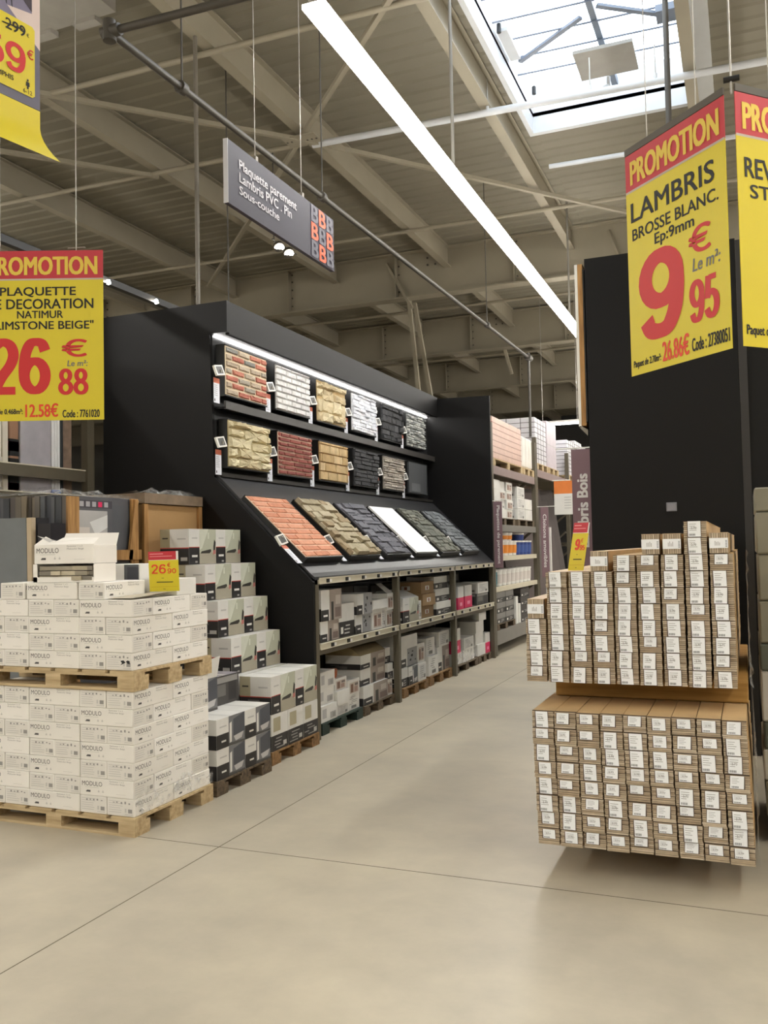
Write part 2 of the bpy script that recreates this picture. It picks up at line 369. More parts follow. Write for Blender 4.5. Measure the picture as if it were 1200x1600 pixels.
sp = thing('sprinkler_pipe', 'white sprinkler pipe crossing under the skylight', 'pipe', (0, 10.02, 6.6))
b = MB(); b.tube((-4.85, -0.2, 0), (4, 0.2, 0), 0.04, SKF, 10); b.build('tube', sp)
for x in (-2.62, -1.45, -0.75): b = MB(); b.tube((x, x * 0.044, 0.0), (x, x * 0.044, 0.4), 0.008, WIRE, 6); b.tube((x, x * 0.044, -0.02), (x, x * 0.044, 0.08), 0.02, SKF, 6); b.build('hanger', sp)
pipe('sprinkler_pipe', [((-2.28, 11.75, 6.62), (2.5, 11.95, 6.62))], 'thin white pipe just beyond the end of the skylight', 0.03, SKF)
pipe('drop_rod', [((-4.9, 7.33, 6.66), (-4.9, 7.33, 3.695))], 'long thin steel rod from the roof to the near end of the black display top', 0.022, M(112, 106, 96, 0.5))
pipe('drop_rod', [((-0.55, 8.8, 7.03), (-0.55, 8.8, 5.05))], 'thick dark rod hanging from the roof in front of the skylight', 0.028)

# ------------------------------------------------------------------ ceiling lamps
LEDM = EM('led_diffuser', LAMP_COLOR, LAMP_STRENGTH)
def lamp(x, y0, y1, z, label, group=None):
    t = thing('linear_lamp', label, 'lamp', (x, y0, z), 0, group); L = y1 - y0
    b = MB(); b.box(-0.035, 0.035, 0, L, 0.05, 0.11, M(210, 208, 204, 0.4)); b.build('housing', t)
    b = MB(); b.prism([(-0.08, 0.05), (-0.08, 0.02), (-0.06, 0.0), (0.06, 0.0), (0.08, 0.02), (0.08, 0.05)], 'y', 0.0, L, LEDM); b.build('diffuser', t)
    k = 2.95
    while k < L:
        b = MB(); b.tube((0, k, 0.11), (0, k, 7.03 - z), 0.018, M(120, 115, 106, 0.5), 6); b.build('hanger_rod', t); k += 6.0
    return t
lamp(-2.45, 5.0, 31.0, 5.0, 'long bright white strip lamp hanging over the aisle')
for x, y0, y1 in ((2.1, -2, 30), (6.6, -8, 30), (11.5, -8, 30), (-2.45, -14, 0.6), (2.1, -14, -3), (-7.0, -14, 6.3), (-11.5, -14, 10.5), (-16.5, -14, 12.5), (-22, -14, 20)):
    lamp(x, y0, y1, 5.0, 'white strip lamp hanging over another aisle outside the photo', 'strip lamps over other aisles')
SPOTM = EM('spot_lens', (1, 0.9, 0.75), 60)
t = thing('twin_spotlight', 'pair of small bright spotlights under the end of the aisle sign', 'spotlight', (-5.85, 10.85, 5.76))
for dy in (-0.12, 0.16):
    b = MB(); b.tube((0, dy, 0), (0.02, dy - 0.02, -0.04), 0.075, PIPEC, 16); b.tube((0.021, dy - 0.021, -0.04), (0.022, dy - 0.022, -0.043), 0.065, SPOTM, 16); b.build('lamp_head', t)
b = MB(); b.tube((0, -0.3, 0.03), (0, 0.4, 0.03), 0.012, PIPEC, 6); b.tube((0, -0.25, 0.0), (0, -0.25, 1.27), 0.01, PIPEC, 6); b.build('rail', t)
t = thing('track_rail', 'black lighting track running past the left end of the display', 'track light', (-5.28, 3.5, 4.0))
b = MB(); b.box(-0.03, 0.03, 0, 5.4, -0.02, 0.04, DARKFRAME); b.box(-0.14, -0.05, 0, 5.4, 0.0, 0.015, STEEL); b.build('rail', t)
for yy in (3.6, 2.9): b = MB(); b.tube((0.05, yy, -0.0), (0.06, yy, -0.03), 0.018, SPOTM, 10); b.build('spot', t)
for y in (0.4, 5.0): b = MB(); b.tube((0, y, 0.04), (0, y, 3.03), 0.008, PIPEC, 6); b.build('hanger_rod', t)

# ------------------------------------------------------------------ black sample display
DY0, DY1 = 6.47, 12.07
disp = thing('sample_display', 'black wall display unit for stone and brick cladding samples', 'display unit', (-4.2, 9.27, 0))
def dbuild(b, name): 
    o = b.build(name, disp); o.matrix_parent_inverse = Matrix.Translation((4.2, -9.27, 0)); return o
dbuild(MB().prism([(-5.35, 0), (-3.262, 0), (-3.262, 1.285), (-4.185, 2.185), (-4.215, 3.42), (-4.04, 3.42), (-4.04, 3.69), (-5.35, 3.69)], 'y', DY0, DY0 + 0.035, BLACK), 'end_panel')
dbuild(MB().prism([(-5.35, 0), (-3.275, 0), (-3.275, 3.66), (-5.35, 3.7)], 'y', DY1, DY1 + 0.04, BLACK), 'end_panel')
dbuild(MB().box(-4.25, -4.21, DY0 + 0.035, DY1, 1.34, 3.42, M(34, 34, 35, 0.5, var=0.04)), 'back_panel')
dbuild(MB().box(-5.3, -4.041, DY0 + 0.036, DY1, 3.42, 3.689, BLACK).box(-4.075, -4.04, DY0 + 0.036, DY1, 3.405, 3.42, BLACK), 'canopy')
dbuild(MB().prism([(-4.21, 2.19), (-4.185, 2.175), (-3.262, 1.30), (-3.262, 1.325), (-3.3, 1.355), (-4.17, 2.205)], 'y', DY0 + 0.036, DY1, M(52, 52, 54, 0.33, var=0.04, scale=2)), 'sloping_desk')
dbuild(MB().box(-4.21, -4.095, DY0 + 0.05, DY1 - 0.02, 2.775, 2.79, BLACK).box(-4.11, -4.09, DY0 + 0.05, DY1 - 0.02, 2.77, 2.84, M(58, 55, 52, 0.4)), 'ledge')
dbuild(MB().box(-4.21, -4.14, DY0 + 0.05, DY1 - 0.02, 2.19, 2.205, M(58, 55, 52, 0.4)).box(-4.15, -4.135, DY0 + 0.05, DY1 - 0.02, 2.19, 2.225, M(58, 55, 52, 0.4)), 'ledge')
lk = dbuild(MB().box(-4.208, -4.202, DY0 + 0.06, DY1 - 0.02, 3.407, 3.418, EM('led_strip', (1, 0.97, 0.93), STRIP_STRENGTH)), 'led_strip')
lk['label'] = 'glowing white strip light under the canopy'

# stone, brick and panel faces (u along the board, v up, w out)
def stones(Wd, Hd, kind, rnd):
    b = MB()
    def frust(u0, u1, v0, v1, w0, w1, m, j=0.0, ins=0.004):
        n = max(2, int((u1 - u0) / 0.035)) if kind.get('rough') else 1; mv = 2 if kind.get('rough') else 1
        J = lambda: rnd.uniform(-j, j)
        base = [(u0 + (u1 - u0) * i / n, v0) for i in range(n)] + [(u1, v0 + (v1 - v0) * i / mv) for i in range(mv)] + [(u1 - (u1 - u0) * i / n, v1) for i in range(n)] + [(u0, v1 - (v1 - v0) * i / mv) for i in range(mv)]
        cu, cv = (u0 + u1) / 2, (v0 + v1) / 2; N = len(base); top = []; mid = []
        for (a, c) in base:
            sa = (1 if a > cu + 1e-6 else (-1 if a < cu - 1e-6 else 0)); sc_ = (1 if c > cv + 1e-6 else (-1 if c < cv - 1e-6 else 0))
            da = ins + abs(J()); dc = ins + abs(J()); da = min(da, (u1 - u0) * 0.4); dc = min(dc, (v1 - v0) * 0.4)
            top.append((a - da * (1 if a == u1 else (-1 if a == u0 else 0)), c - dc * (1 if c == v1 else (-1 if c == v0 else 0)), w1 + J() * 0.6))
        vs = [(a, c, w0) for a, c in base] + top + [(cu, cv, w1 + abs(J()) * 0.5)]
        b.poly(vs, [(i, (i + 1) % N, (i + 1) % N + N, i + N) for i in range(N)] + [(i + N, (i + 1) % N + N, 2 * N) for i in range(N)], m)
    k = kind['k']
    if k == 'panel':
        b.box(0, Wd, 0, Hd, 0, 0.02, M(*kind['c'][0], 0.5, var=0.04, bump=kind.get('bump', 0.0)))
        if kind.get('sw'): b.box(0.08, 0.42, 0.02, 0.13, 0.02, 0.024, M(*kind['sw'], 0.5))
        return b
    mort = M(*kind['m'], 0.85, bump=0.3)
    b.box(0, Wd, 0, Hd, 0, 0.008, mort)
    mats = [M(*c, 0.85, var=kind.get('var', 0.12), scale=kind.get('vs', 22), bump=kind.get('bump', 0.5), bscale=kind.get('bs', 60)) for c in kind['c']]
    rows = kind['rows']; g = kind['g']; hh = Hd / rows
    v = 0.0; r = 0
    while v < Hd - 0.005:
        h = hh * (1 + rnd.uniform(-1, 1) * kind.get('hv', 0)); h = min(h, Hd - v)
        if Hd - v - h < 0.015: h = Hd - v
        u = -kind['l'] * (0.5 if r % 2 else 0.0) - (rnd.uniform(0, kind['l']) if kind.get('lv') else 0)
        while u < Wd - 0.003:
            l = kind['l'] * (1 + rnd.uniform(-1, 1) * kind.get('lv', 0))
            a0, a1 = max(u, 0), min(u + l, Wd)
            if a1 - a0 > 0.012:
                dep = kind['d'] * (1 + rnd.uniform(-1, 1) * kind.get('dv', 0))
                vo0 = rnd.uniform(-1, 1) * kind.get('vj', 0); vo1 = rnd.uniform(-1, 1) * kind.get('vj', 0)
                frust(a0 + g / 2, a1 - g / 2, max(v + g / 2 + vo0, 0), min(v + h - g / 2 + vo1, Hd), 0.004, 0.008 + dep, rnd.choice(mats), kind.get('j', 0.002), kind.get('ins', 0.004))
            u += l
        v += h; r += 1
    return b
K = {}
K['old'] = dict(k='b', rough=1, c=[(176, 108, 92), (190, 124, 104), (170, 154, 134), (156, 148, 134), (126, 124, 118), (180, 166, 146)], m=(216, 200, 172), rows=7, l=0.2, g=0.012, d=0.012, j=0.006, ins=0.006)
K['white'] = dict(k='b', c=[(226, 224, 222), (214, 212, 212)], m=(168, 166, 164), rows=7.5, l=0.2, g=0.008, d=0.014, j=0.004, hv=0.0)
K['flag'] = dict(k='b', rough=1, c=[(204, 188, 152), (194, 176, 140), (212, 198, 164)], m=(186, 160, 116), rows=4, l=0.24, lv=0.35, g=0.004, d=0.02, dv=0.6, hv=0.3, j=0.016, vj=0.02, vs=8)
K['whiteledge'] = dict(k='b', rough=1, c=[(236, 236, 240), (222, 224, 230)], m=(196, 196, 200), rows=11, l=0.16, lv=0.5, g=0.0, d=0.018, dv=0.7, hv=0.25, j=0.005, ins=0.002)
K['dark'] = dict(k='b', rough=1, c=[(62, 62, 64), (72, 72, 74), (54, 54, 56)], m=(36, 36, 36), rows=6, l=0.17, lv=0.5, g=0.003, d=0.02, dv=0.7, hv=0.35, j=0.006, vj=0.008)
K['greyledge'] = dict(k='b', rough=1, c=[(176, 178, 174), (150, 152, 150), (198, 198, 194), (128, 130, 128)], m=(96, 96, 94), rows=14, l=0.12, lv=0.5, g=0.002, d=0.02, dv=0.8, hv=0.3, j=0.005, ins=0.003)
K['cream'] = dict(k='b', rough=1, c=[(206, 194, 158), (214, 204, 170), (198, 186, 150)], m=(176, 160, 118), rows=5, l=0.34, lv=0.35, g=0.004, d=0.03, dv=0.4, hv=0.2, j=0.014, vj=0.012, vs=8)
K['red'] = dict(k='b', c=[(142, 78, 70), (152, 86, 76), (134, 72, 66)], m=(206, 178, 158), rows=9, l=0.19, lv=0.25, g=0.012, d=0.012, j=0.003, vj=0.003)
K['gold'] = dict(k='b', rough=1, c=[(204, 176, 130), (194, 164, 116), (212, 186, 142)], m=(150, 116, 72), rows=4.3, l=0.26, lv=0.2, g=0.005, d=0.015, j=0.003, vs=10, var=0.16)
K['slate'] = dict(k='b', rough=1, c=[(66, 66, 68), (74, 74, 76)], m=(34, 34, 35), rows=9, l=0.24, lv=0.5, g=0.001, d=0.022, dv=0.6, hv=0.2, j=0.004, ins=0.003)
K['greige'] = dict(k='b', rough=1, c=[(186, 178, 166), (202, 194, 182), (168, 160, 150)], m=(128, 120, 110), rows=13, l=0.2, lv=0.5, g=0.001, d=0.018, dv=0.7, hv=0.3, j=0.004, ins=0.003)
K['plain'] = dict(k='panel', c=[(76, 78, 80)], sw=(104, 106, 108))
K['orange'] = dict(k='b', c=[(206, 142, 112), (198, 132, 102), (212, 152, 122)], m=(226, 198, 172), rows=11, l=0.27, lv=0.1, g=0.009, d=0.008, j=0.003)
K['sandledge'] = dict(k='b', rough=1, c=[(170, 158, 130), (160, 148, 120), (180, 168, 142), (156, 138, 108)], m=(96, 80, 56), rows=10, l=0.2, lv=0.5, g=0.001, d=0.028, dv=0.6, hv=0.3, j=0.006, ins=0.003)
K['blueslate'] = dict(k='b', rough=1, c=[(108, 108, 114), (118, 118, 124), (100, 100, 106)], m=(58, 58, 62), rows=12, l=0.2, lv=0.5, g=0.001, d=0.02, dv=0.6, hv=0.3, j=0.005, ins=0.003)
K['bright'] = dict(k='panel', c=[(246, 246, 244)], bump=0.25)
K['greenslate'] = dict(k='b', rough=1, c=[(112, 114, 102), (122, 122, 110), (104, 106, 96)], m=(62, 62, 54), rows=13, l=0.17, lv=0.5, g=0.001, d=0.018, dv=0.6, hv=0.3, j=0.005, ins=0.003)
K['grey2'] = dict(k='b', rough=1, c=[(112, 116, 118), (122, 126, 128), (104, 108, 110)], m=(66, 68, 70), rows=12, l=0.19, lv=0.5, g=0.001, d=0.015, dv=0.6, hv=0.3, j=0.004, ins=0.003)
def board(kind, desc, y0, x, z0, h, w=0.715, tilt=None, seed=1):
    t = thing('sample_board', desc, 'sample board', (x, y0, z0), 0, 'cladding samples on the black display')
    rnd = random.Random(seed)
    b = MB(); b.box(0, w, -0.0, h, -0.085 if tilt is None else -0.05, 0.0, DARKFRAME); b.box(0, w, 0, 0.012, 0.0, 0.012, DARKFRAME).box(0, w, h - 0.012, h, 0.0, 0.012, DARKFRAME)
    fr = b.mesh('backing_frame'); sm = stones(w - 0.012, h - 0.026, kind, rnd).mesh('stone_face')
    T = Matrix(((0, 0, 1, 0), (1, 0, 0, 0), (0, 1, 0, 0), (0, 0, 0, 1)))     # u->Y, v->Z, w->X
    if tilt is not None: T = Matrix.Rotation(tilt, 4, 'Y') @ T
    for nm, me, off in (('backing_frame', fr, (0, 0, 0)), ('stone_face', sm, (0.006, 0.013, 0.0))):
        me.transform(T @ Matrix.Translation(off)); o = bpy.data.objects.new(nm, me); COL.objects.link(o); o.parent = t
        if nm == 'stone_face': o['label'] = desc.split(' sample')[0]
    return t
R1 = [('old', 'rustic multicoloured brick sample on the top row, nearest the camera'), ('white', 'white brick sample on the top row of the black display'), ('flag', 'beige flagstone sample on the top row, third from the near end'), ('whiteledge', 'white split stone sample on the top row'), ('dark', 'black stone sample on the top row between white and grey stone'), ('greyledge', 'pale grey thin split stone sample at the far end of the top row')]
R2 = [('cream', 'large cream stone block sample on the middle row, nearest the camera'), ('red', 'dark red brick sample with pale joints on the middle row'), ('gold', 'golden tan cut stone sample on the middle row'), ('slate', 'black slate sample on the middle row'), ('greige', 'greige thin ledge stone sample on the middle row'), ('plain', 'smooth dark grey panel sample at the far end of the middle row')]
R3 = [('orange', 'orange brick sample lying on the sloping desk, nearest the camera'), ('sandledge', 'sand brown split stone sample lying on the sloping desk'), ('blueslate', 'blue grey slate sample on the sloping desk beside the white one'), ('bright', 'bright white panel sample lying on the sloping desk'), ('greenslate', 'green grey slate sample on the sloping desk'), ('grey2', 'grey split stone sample at the far end of the sloping desk')]
def etag(x, y, z, label, slope=0.0, group='price tags on the black display'):
    t = thing('price_tag', label, 'price tag', (x, y, z), 0, group); t.rotation_euler = (0, slope, 0)
    b = MB(); b.bar((0.0, 0, 0), (0.05, 0, 0.0), 0.02, 0.02, STEEL); b.build('clip', t)
    o = V((0.045, -0.048, -0.038)); u = V((0.012, 0.09, 0.016)); v = V((-0.02, -0.014, 0.075)); n = u.cross(v).normalized()
    b = MB(); P = [o, o + u, o + u + v, o + v]; Q = [p - n * 0.018 for p in P]
    b.poly(P + Q, [(0, 1, 2, 3), (7, 6, 5, 4), (0, 4, 5, 1), (1, 5, 6, 2), (2, 6, 7, 3), (3, 7, 4, 0)], WHITE)
    h = b.build('housing', t); h.rotation_euler = (0, -slope * 0.7, 0)
    b = MB(); b.rect(o, u, v, 0.14, 0.14, 0.86, 0.86, M(92, 92, 90, 0.4), 0.001); b.build('screen', h)
    b = MB(); po = V((0.012, -0.05, -0.235)); pu = V((0, 0.08, 0)); pv = V((0, 0, 0.185))
    b.rect(po, pu, pv, 0, 0, 1, 1, M(222, 224, 232, 0.6), 0); b.rect(po, pu, pv, 0, 0.8, 1, 1, M(208, 118, 92, 0.6), 0.001)
    for i in range(6): b.rect(po, pu, pv, 0.12, 0.7 - i * 0.08, 0.6 + 0.05 * (i % 3), 0.715 - i * 0.08, GREYT, 0.001)
    b.rect(po, pu, pv, 0.1, 0.06, 0.25, 0.16, BLK, 0.001); b.build('paper_label', t)
    t.scale = (1.15, 1.15, 1.15)
    return t
TN = ['nearest the camera', 'between the first and second samples', 'between the second and third samples', 'between the third and fourth samples', 'between the fourth and fifth samples', 'before the last sample']
for i in range(6):
    y = 6.53 + 0.881 * i
    board(K[R1[i][0]], R1[i][1], y, -4.108, 2.885, 0.45, seed=10 + i)
    board(K[R2[i][0]], R2[i][1], y + 0.03, -4.108, 2.265, 0.43, seed=30 + i)
    sl = math.atan2(0.595, 0.535)
    board(K[R3[i][0]], R3[i][1], y + 0.0, -3.345, 1.475, 0.80, tilt=-(math.pi / 2 - math.atan2(0.545, 0.59)), seed=50 + i)
    etag(-4.14, y - 0.085, 3.08, 'electronic price tag on the top row, ' + TN[i])
    etag(-4.14, y - 0.07, 2.47, 'electronic price tag on the middle row, ' + TN[i])
    etag(-3.56, y - 0.085, 1.62, 'electronic price tag on the sloping desk, ' + TN[i], -0.8)
# ------------------------------------------------------------------ base shelving below the display
POSTY = (6.50, 8.385, 10.26, 12.035)
def shelving(name, label, x0, x1, posts, levels, top, rails, mat=RACK, back=True, railm=RAILC, group=None, tags=True):
    """rack with its front at x1; levels = shelf top heights, rails = heights of the front price rails"""
    cy = (posts[0] + posts[-1]) / 2
    t = thing(name, label, 'shelving', (x0, cy, 0), 0, group)
    def bb(b, n):
        o = b.build(n, t); o.matrix_parent_inverse = Matrix.Translation((-x0, -cy, 0)); return o
    for y in posts:
        bb(MB().box(x1 - 0.06, x1, y - 0.03, y + 0.03, 0, top, mat), 'upright'); bb(MB().box(x0, x0 + 0.06, y - 0.03, y + 0.03, 0, top, mat), 'upright')
    for z in levels:
        for a, c in zip(posts[:-1], posts[1:]):
            bb(MB().box(x0 + 0.02, x1 - 0.062, a + 0.035, c - 0.035, z - 0.035, z, mat), 'shelf')
            bb(MB().box(x1 - 0.06, x1 - 0.012, a + 0.032, c - 0.032, z - 0.09, z - 0.005, mat), 'beam')
    rnd = random.Random(int(cy * 10))
    for z in rails:
        for a, c in zip(posts[:-1], posts[1:]):
            b = MB(); b.box(x1 - 0.011, x1 + 0.006, a + 0.034, c - 0.034, z - 0.052, z, railm)
            b.box(x1 + 0.006, x1 + 0.012, a + 0.034, c - 0.034, z - 0.008, z, railm).box(x1 + 0.006, x1 + 0.012, a + 0.034, c - 0.034, z - 0.052, z - 0.046, railm)
            if tags:
                for i in range(5):
                    yy = a + 0.2 + i * (c - a - 0.4) / 4 + rnd.uniform(-0.08, 0.08)
                    b.box(x1 + 0.006, x1 + 0.014, yy - 0.024, yy + 0.024, z - 0.042, z - 0.012, BLK); b.box(x1 + 0.006, x1 + 0.013, yy + 0.03, yy + 0.07, z - 0.04, z - 0.016, WHITE)
            r = bb(b, 'price_rail'); r['label'] = 'pale price rail with small black tags'
    if back: bb(MB().box(x0, x0 + 0.012, posts[0] + 0.04, posts[-1] - 0.04, 0.05, top - 0.01, M(58, 52, 46, 0.7)), 'back_panel')
    return t
shelving('shelving_unit', 'olive brown two tier shelving built in under the black sloping display', -4.2, -3.262, (6.545, 8.385, 10.26, 12.03), (0.77,), 1.26, (1.315, 0.775))

# ------------------------------------------------------------------ pallets
_PC = {}
def pallet(x0, x1, y0, y1, z, h, mat, label, group='pallets standing in the shop', ax='y', block=True):
    """flat pallet; deck boards run along ax"""
    w, d = x1 - x0, y1 - y0
    t = thing('pallet', label, 'pallet', (x0, y0, z), 0, group)
    bt = 0.014 * h / 0.1
    b = MB(); n = max(3, int((w if ax == 'y' else d) / 0.17))
    for i in range(n):
        L = (w if ax == 'y' else d); bw = L / n * 0.86; s = i * (L - bw) / (n - 1)
        if ax == 'y': b.box(s, s + bw, 0, d, h - bt, h - 0.001, mat)
        else: b.box(0, w, s, s + bw, h - bt, h - 0.001, mat)
    b.build('deck', t)
    b = MB()
    for s in (0, 0.5, 1):
        if ax == 'y': b.box(0, w, s * (d - 0.1), s * (d - 0.1) + 0.1, h - 2 * bt, h - bt - 0.0005, mat)
        else: b.box(s * (w - 0.1), s * (w - 0.1) + 0.1, 0, d, h - 2 * bt, h - bt - 0.0005, mat)
    b.build('stringer', t)
    for i in range(3):
        for j in range(3):
            bw, bd = 0.11, 0.135
            xx = i * (w - bw) / 2; yy = j * (d - bd) / 2
            b = MB(); b.box(xx, xx + bw, yy, yy + bd, bt + 0.0005 if True else 0, h - 2 * bt - 0.0005, mat)
            for k in range(1, 4): b.box(xx - 0.0012, xx + bw + 0.0012, yy - 0.0012, yy + bd + 0.0012, bt + (h - 3 * bt) * k / 4 - 0.001, bt + (h - 3 * bt) * k / 4, mat)
            b.build('block', t)
    for i in range(3):
        b = MB(); yy = i * (d - 0.13) / 2
        b.box(0, w, yy, yy + 0.13, 0.0, bt, mat); b.build('skid', t)
    return t

# ------------------------------------------------------------------ white printed tile cartons (two pallets at the left)
CL, CW, CH = 0.366, 0.182, 0.0962
TXT = M(84, 82, 80, 0.7, var=0.0)
TX2 = M(150, 147, 142, 0.7, var=0.0)
TX3 = M(198, 195, 188, 0.7, var=0.0)
CARDS = [M(236, 232, 224, 0.65, var=0.03, scale=4), M(231, 227, 218, 0.65, var=0.03, scale=4), M(240, 237, 230, 0.65, var=0.03, scale=4)]
def long_print(b, o, u, v, full=True):
    b.text('MODULO', o, u, v, 0.04, 0.56, 0.42, 0.82, TXT, d=0.0008)
    b.text('Stone Effect', o, u, v, 0.10, 0.46, 0.34, 0.50, TX3, d=0.0008) if False else b.rect(o, u, v, 0.10, 0.465, 0.36, 0.49, TX3, 0.0008)
    b.rect(o, u, v, 0.13, 0.2, 0.20, 0.31, TXT, 0.0008); b.rect(o, u, v, 0.115, 0.2, 0.13, 0.26, TXT, 0.0008)
    for x in (0.34, 0.42): b.rect(o, u, v, x, 0.22, x + 0.03, 0.3, TX3, 0.0008); b.rect(o, u, v, x + 0.01, 0.3, x + 0.02, 0.36, TX3, 0.0008)
    b.text('Epaisseur 1 a 2', o, u, v, 0.56, 0.84, 0.82, 0.95, TX2, d=0.0008); b.text('Multicolor Beige', o, u, v, 0.56, 0.70, 0.84, 0.81, TX2, d=0.0008)
    b.rect(o, u, v, 0.68, 0.2, 0.86, 0.215, TX3, 0.0008)
def end_print(b, o, u, v, rnd):
    b.rect(o, u, v, 0.04, 0.08, 0.96, 0.94, M(224, 220, 211, 0.65, var=0.0), 0.0006)
    for i in range(6):
        h = 0.86 - i * 0.125; b.rect(o, u, v, 0.07, h - 0.035, rnd.uniform(0.45, 0.62), h, TX3, 0.001)
    for i in range(5):
        x = 0.22 + i * 0.14 + rnd.uniform(-0.02, 0.02); b.rect(o, u, v, x, 0.7 + rnd.uniform(0, 0.06), x + 0.06, 0.78 + rnd.uniform(0, 0.08), TX2, 0.0012)
    b.rect(o, u, v, 0.66, 0.24, 0.72, 0.46, TX3, 0.0012); b.rect(o, u, v, 0.66, 0.12, 0.95, 0.16, TX3, 0.0012)
    b.rect(o, u, v, 0.78, 0.22, 0.93, 0.44, TX2, 0.0012)
def make_tile_carton(seed):
    rnd = random.Random(seed)
    t = thing('tile_carton', 'x', 'carton')
    bm = MB().box(-CL / 2, CL / 2, -CW / 2, CW / 2, 0, CH, CARDS[seed % 3]); bm.build('box', t, bevel=0.003)
    for sgn in (-1, 1):
        b = MB(); o = V((-sgn * -1 * CL / 2 if False else sgn * CL / 2, sgn * CW / 2, 0)) if sgn == 1 else V((-CL / 2, -CW / 2, 0))
        u = V((CL, 0, 0)) if sgn == -1 else V((-CL, 0, 0)); v = V((0, 0, CH))
        long_print(b, o, u, v); b.build('long_side_print', t)
        b = MB(); o = V((CL / 2, -CW / 2, 0)) if sgn == 1 else V((-CL / 2, CW / 2, 0)); u = V((0, CW * sgn, 0))
        end_print(b, o, u, v, rnd); b.build('end_print', t)
    return t
PROTO = [make_tile_carton(i) for i in range(3)]
_tc = [0]
def tile_carton(x, y, z, along, label, group):
    _tc[0] += 1; r = random.Random(_tc[0])
    return dup(PROTO[_tc[0] % 3], (x + r.uniform(-0.002, 0.002), y + r.uniform(-0.002, 0.002), z), (0 if along == 'x' else math.pi / 2) + r.uniform(-0.008, 0.008) + (math.pi if False else 0), label, group)
SX, SY = -3.148, 4.035     # front right corner of both stacks
def tile_stack(z0, rows, first, which, group):
    for r in range(rows):
        z = z0 + r * (CH + 0.0015); k = (r + first) % 2
        rn = ORD[r]
        def lab(what, face): return 'white tile carton %s, %s row of the %s stack' % (face, rn, which)
        P = CL + 0.004; Q = CW + 0.003
        if k == 0:   # two cartons end-on at the corner
            for i in range(2):
                tile_carton(SX - Q / 2 - i * Q, SY + P / 2, z, 'y', lab('', ['at the right corner', 'end-on beside the corner one'][i]), group)
                if i == 0 and r == 0 and z0 > 0.5:
                    cc = [o for o in COL.objects if o.name.startswith('tile_carton') and o.parent is None][-1]
                    hb = MB(); hb.face([(CL / -2 - 0.0024, -0.012 + a, 0.045 + c) for a, c in ((-0.035, 0.0), (-0.02, 0.012), (0.0, 0.008), (-0.01, -0.004), (0.002, -0.016), (-0.02, -0.007))][::-1], BLK); hb.face([(CL / -2 - 0.0022, -0.06 + a, 0.045 + c) for a, c in ((-0.015, 0.008), (-0.0, 0.012), (0.012, 0.005), (0.0, -0.006), (-0.015, -0.009))][::-1], BLK); hb.build('torn_hole', cc)
                if i == 0: tile_carton(SX - Q / 2, SY + 1.5 * P, z, 'y', lab('', 'at the rear of the aisle side'), group)
            tile_carton(SX - 2 * Q - P / 2, SY + Q / 2, z, 'x', lab('', 'long side forward in the middle'), group)
            if z > 1.2: tile_carton(SX - 2 * Q - P / 2, SY + 1.6 * Q, z, 'x', lab('', 'hidden behind the middle one'), group)
            for i in range(2): tile_carton(SX - 2 * Q - P - Q / 2 - i * Q, SY + P / 2, z, 'y', lab('', ['end-on, second from left edge', 'end-on at left edge'][i]), group)
        else:
            tile_carton(SX - P / 2, SY + Q / 2, z, 'x', lab('', 'long side forward at right corner'), group)
            tile_carton(SX - Q / 2, SY + Q + P / 2, z, 'y', lab('', 'in the middle of the aisle side'), group)
            tile_carton(SX - P / 2, SY + 1.5 * Q + P, z, 'x', lab('', 'end-on at the rear aisle side'), group)
            for i in range(2): tile_carton(SX - P - Q / 2 - i * Q, SY + P / 2, z, 'y', lab('', ['end-on, middle right', 'end-on, middle left'][i]), group)
            tile_carton(SX - 2 * Q - 1.5 * P, SY + Q / 2, z, 'x', lab('', 'long side forward at left edge'), group)
pallet(-4.262, SX + 0.012, SY - 0.01, SY + 0.76, 0.0, 0.103, PALW, 'pale new pine pallet on the floor under the white tile cartons')
tile_stack(0.1035, 7, 0, 'lower', 'white tile cartons on the lower pallet')
pallet(-4.262, SX + 0.012, SY - 0.01, SY + 0.76, 0.789, 0.112, PALW, 'pale pine pallet stacked on top of the lower white tile cartons')
tile_stack(0.9015, 4, 0, 'upper', 'white tile cartons on the upper pallet')
zt = 0.9015 + 4 * (CH + 0.0015)
tile_carton(-3.72, SY + CW / 2 + 0.004, zt, 'x', 'white printed tile carton on the short fifth row, long side forward', 'white tile cartons on the upper pallet')
tile_carton(-3.435, SY + CL / 2 + 0.004, zt, 'y', 'white printed tile carton ending the short fifth row, end-on', 'white tile cartons on the upper pallet')
tile_carton(-4.01, SY + CL / 2 + 0.004, zt, 'y', 'white printed tile carton on the fifth row at the left edge, end-on', 'white tile cartons on the upper pallet')
for p in PROTO: kill(p)
# lower wrap film at the foot of the lower stack
b = MB(); rnd = random.Random(4); n = 14
vs = []
for i in range(n + 1):
    y = SY + 0.0 + 0.76 * i / n; vs += [(SX + 0.006 + rnd.uniform(0, 0.006), y, 0.11), (SX + 0.008 + rnd.uniform(0, 0.008), y, 0.2 + 0.05 * math.sin(i * 0.9) + rnd.uniform(-0.01, 0.01))]
b.poly(vs, [(2 * i, 2 * i + 2, 2 * i + 3, 2 * i + 1) for i in range(n)], FILM, True)
tag(b.build('stretch_film'), 'crumpled clear film around the foot of the lower white carton stack', 'plastic film')
z5 = zt + CH + 0.002
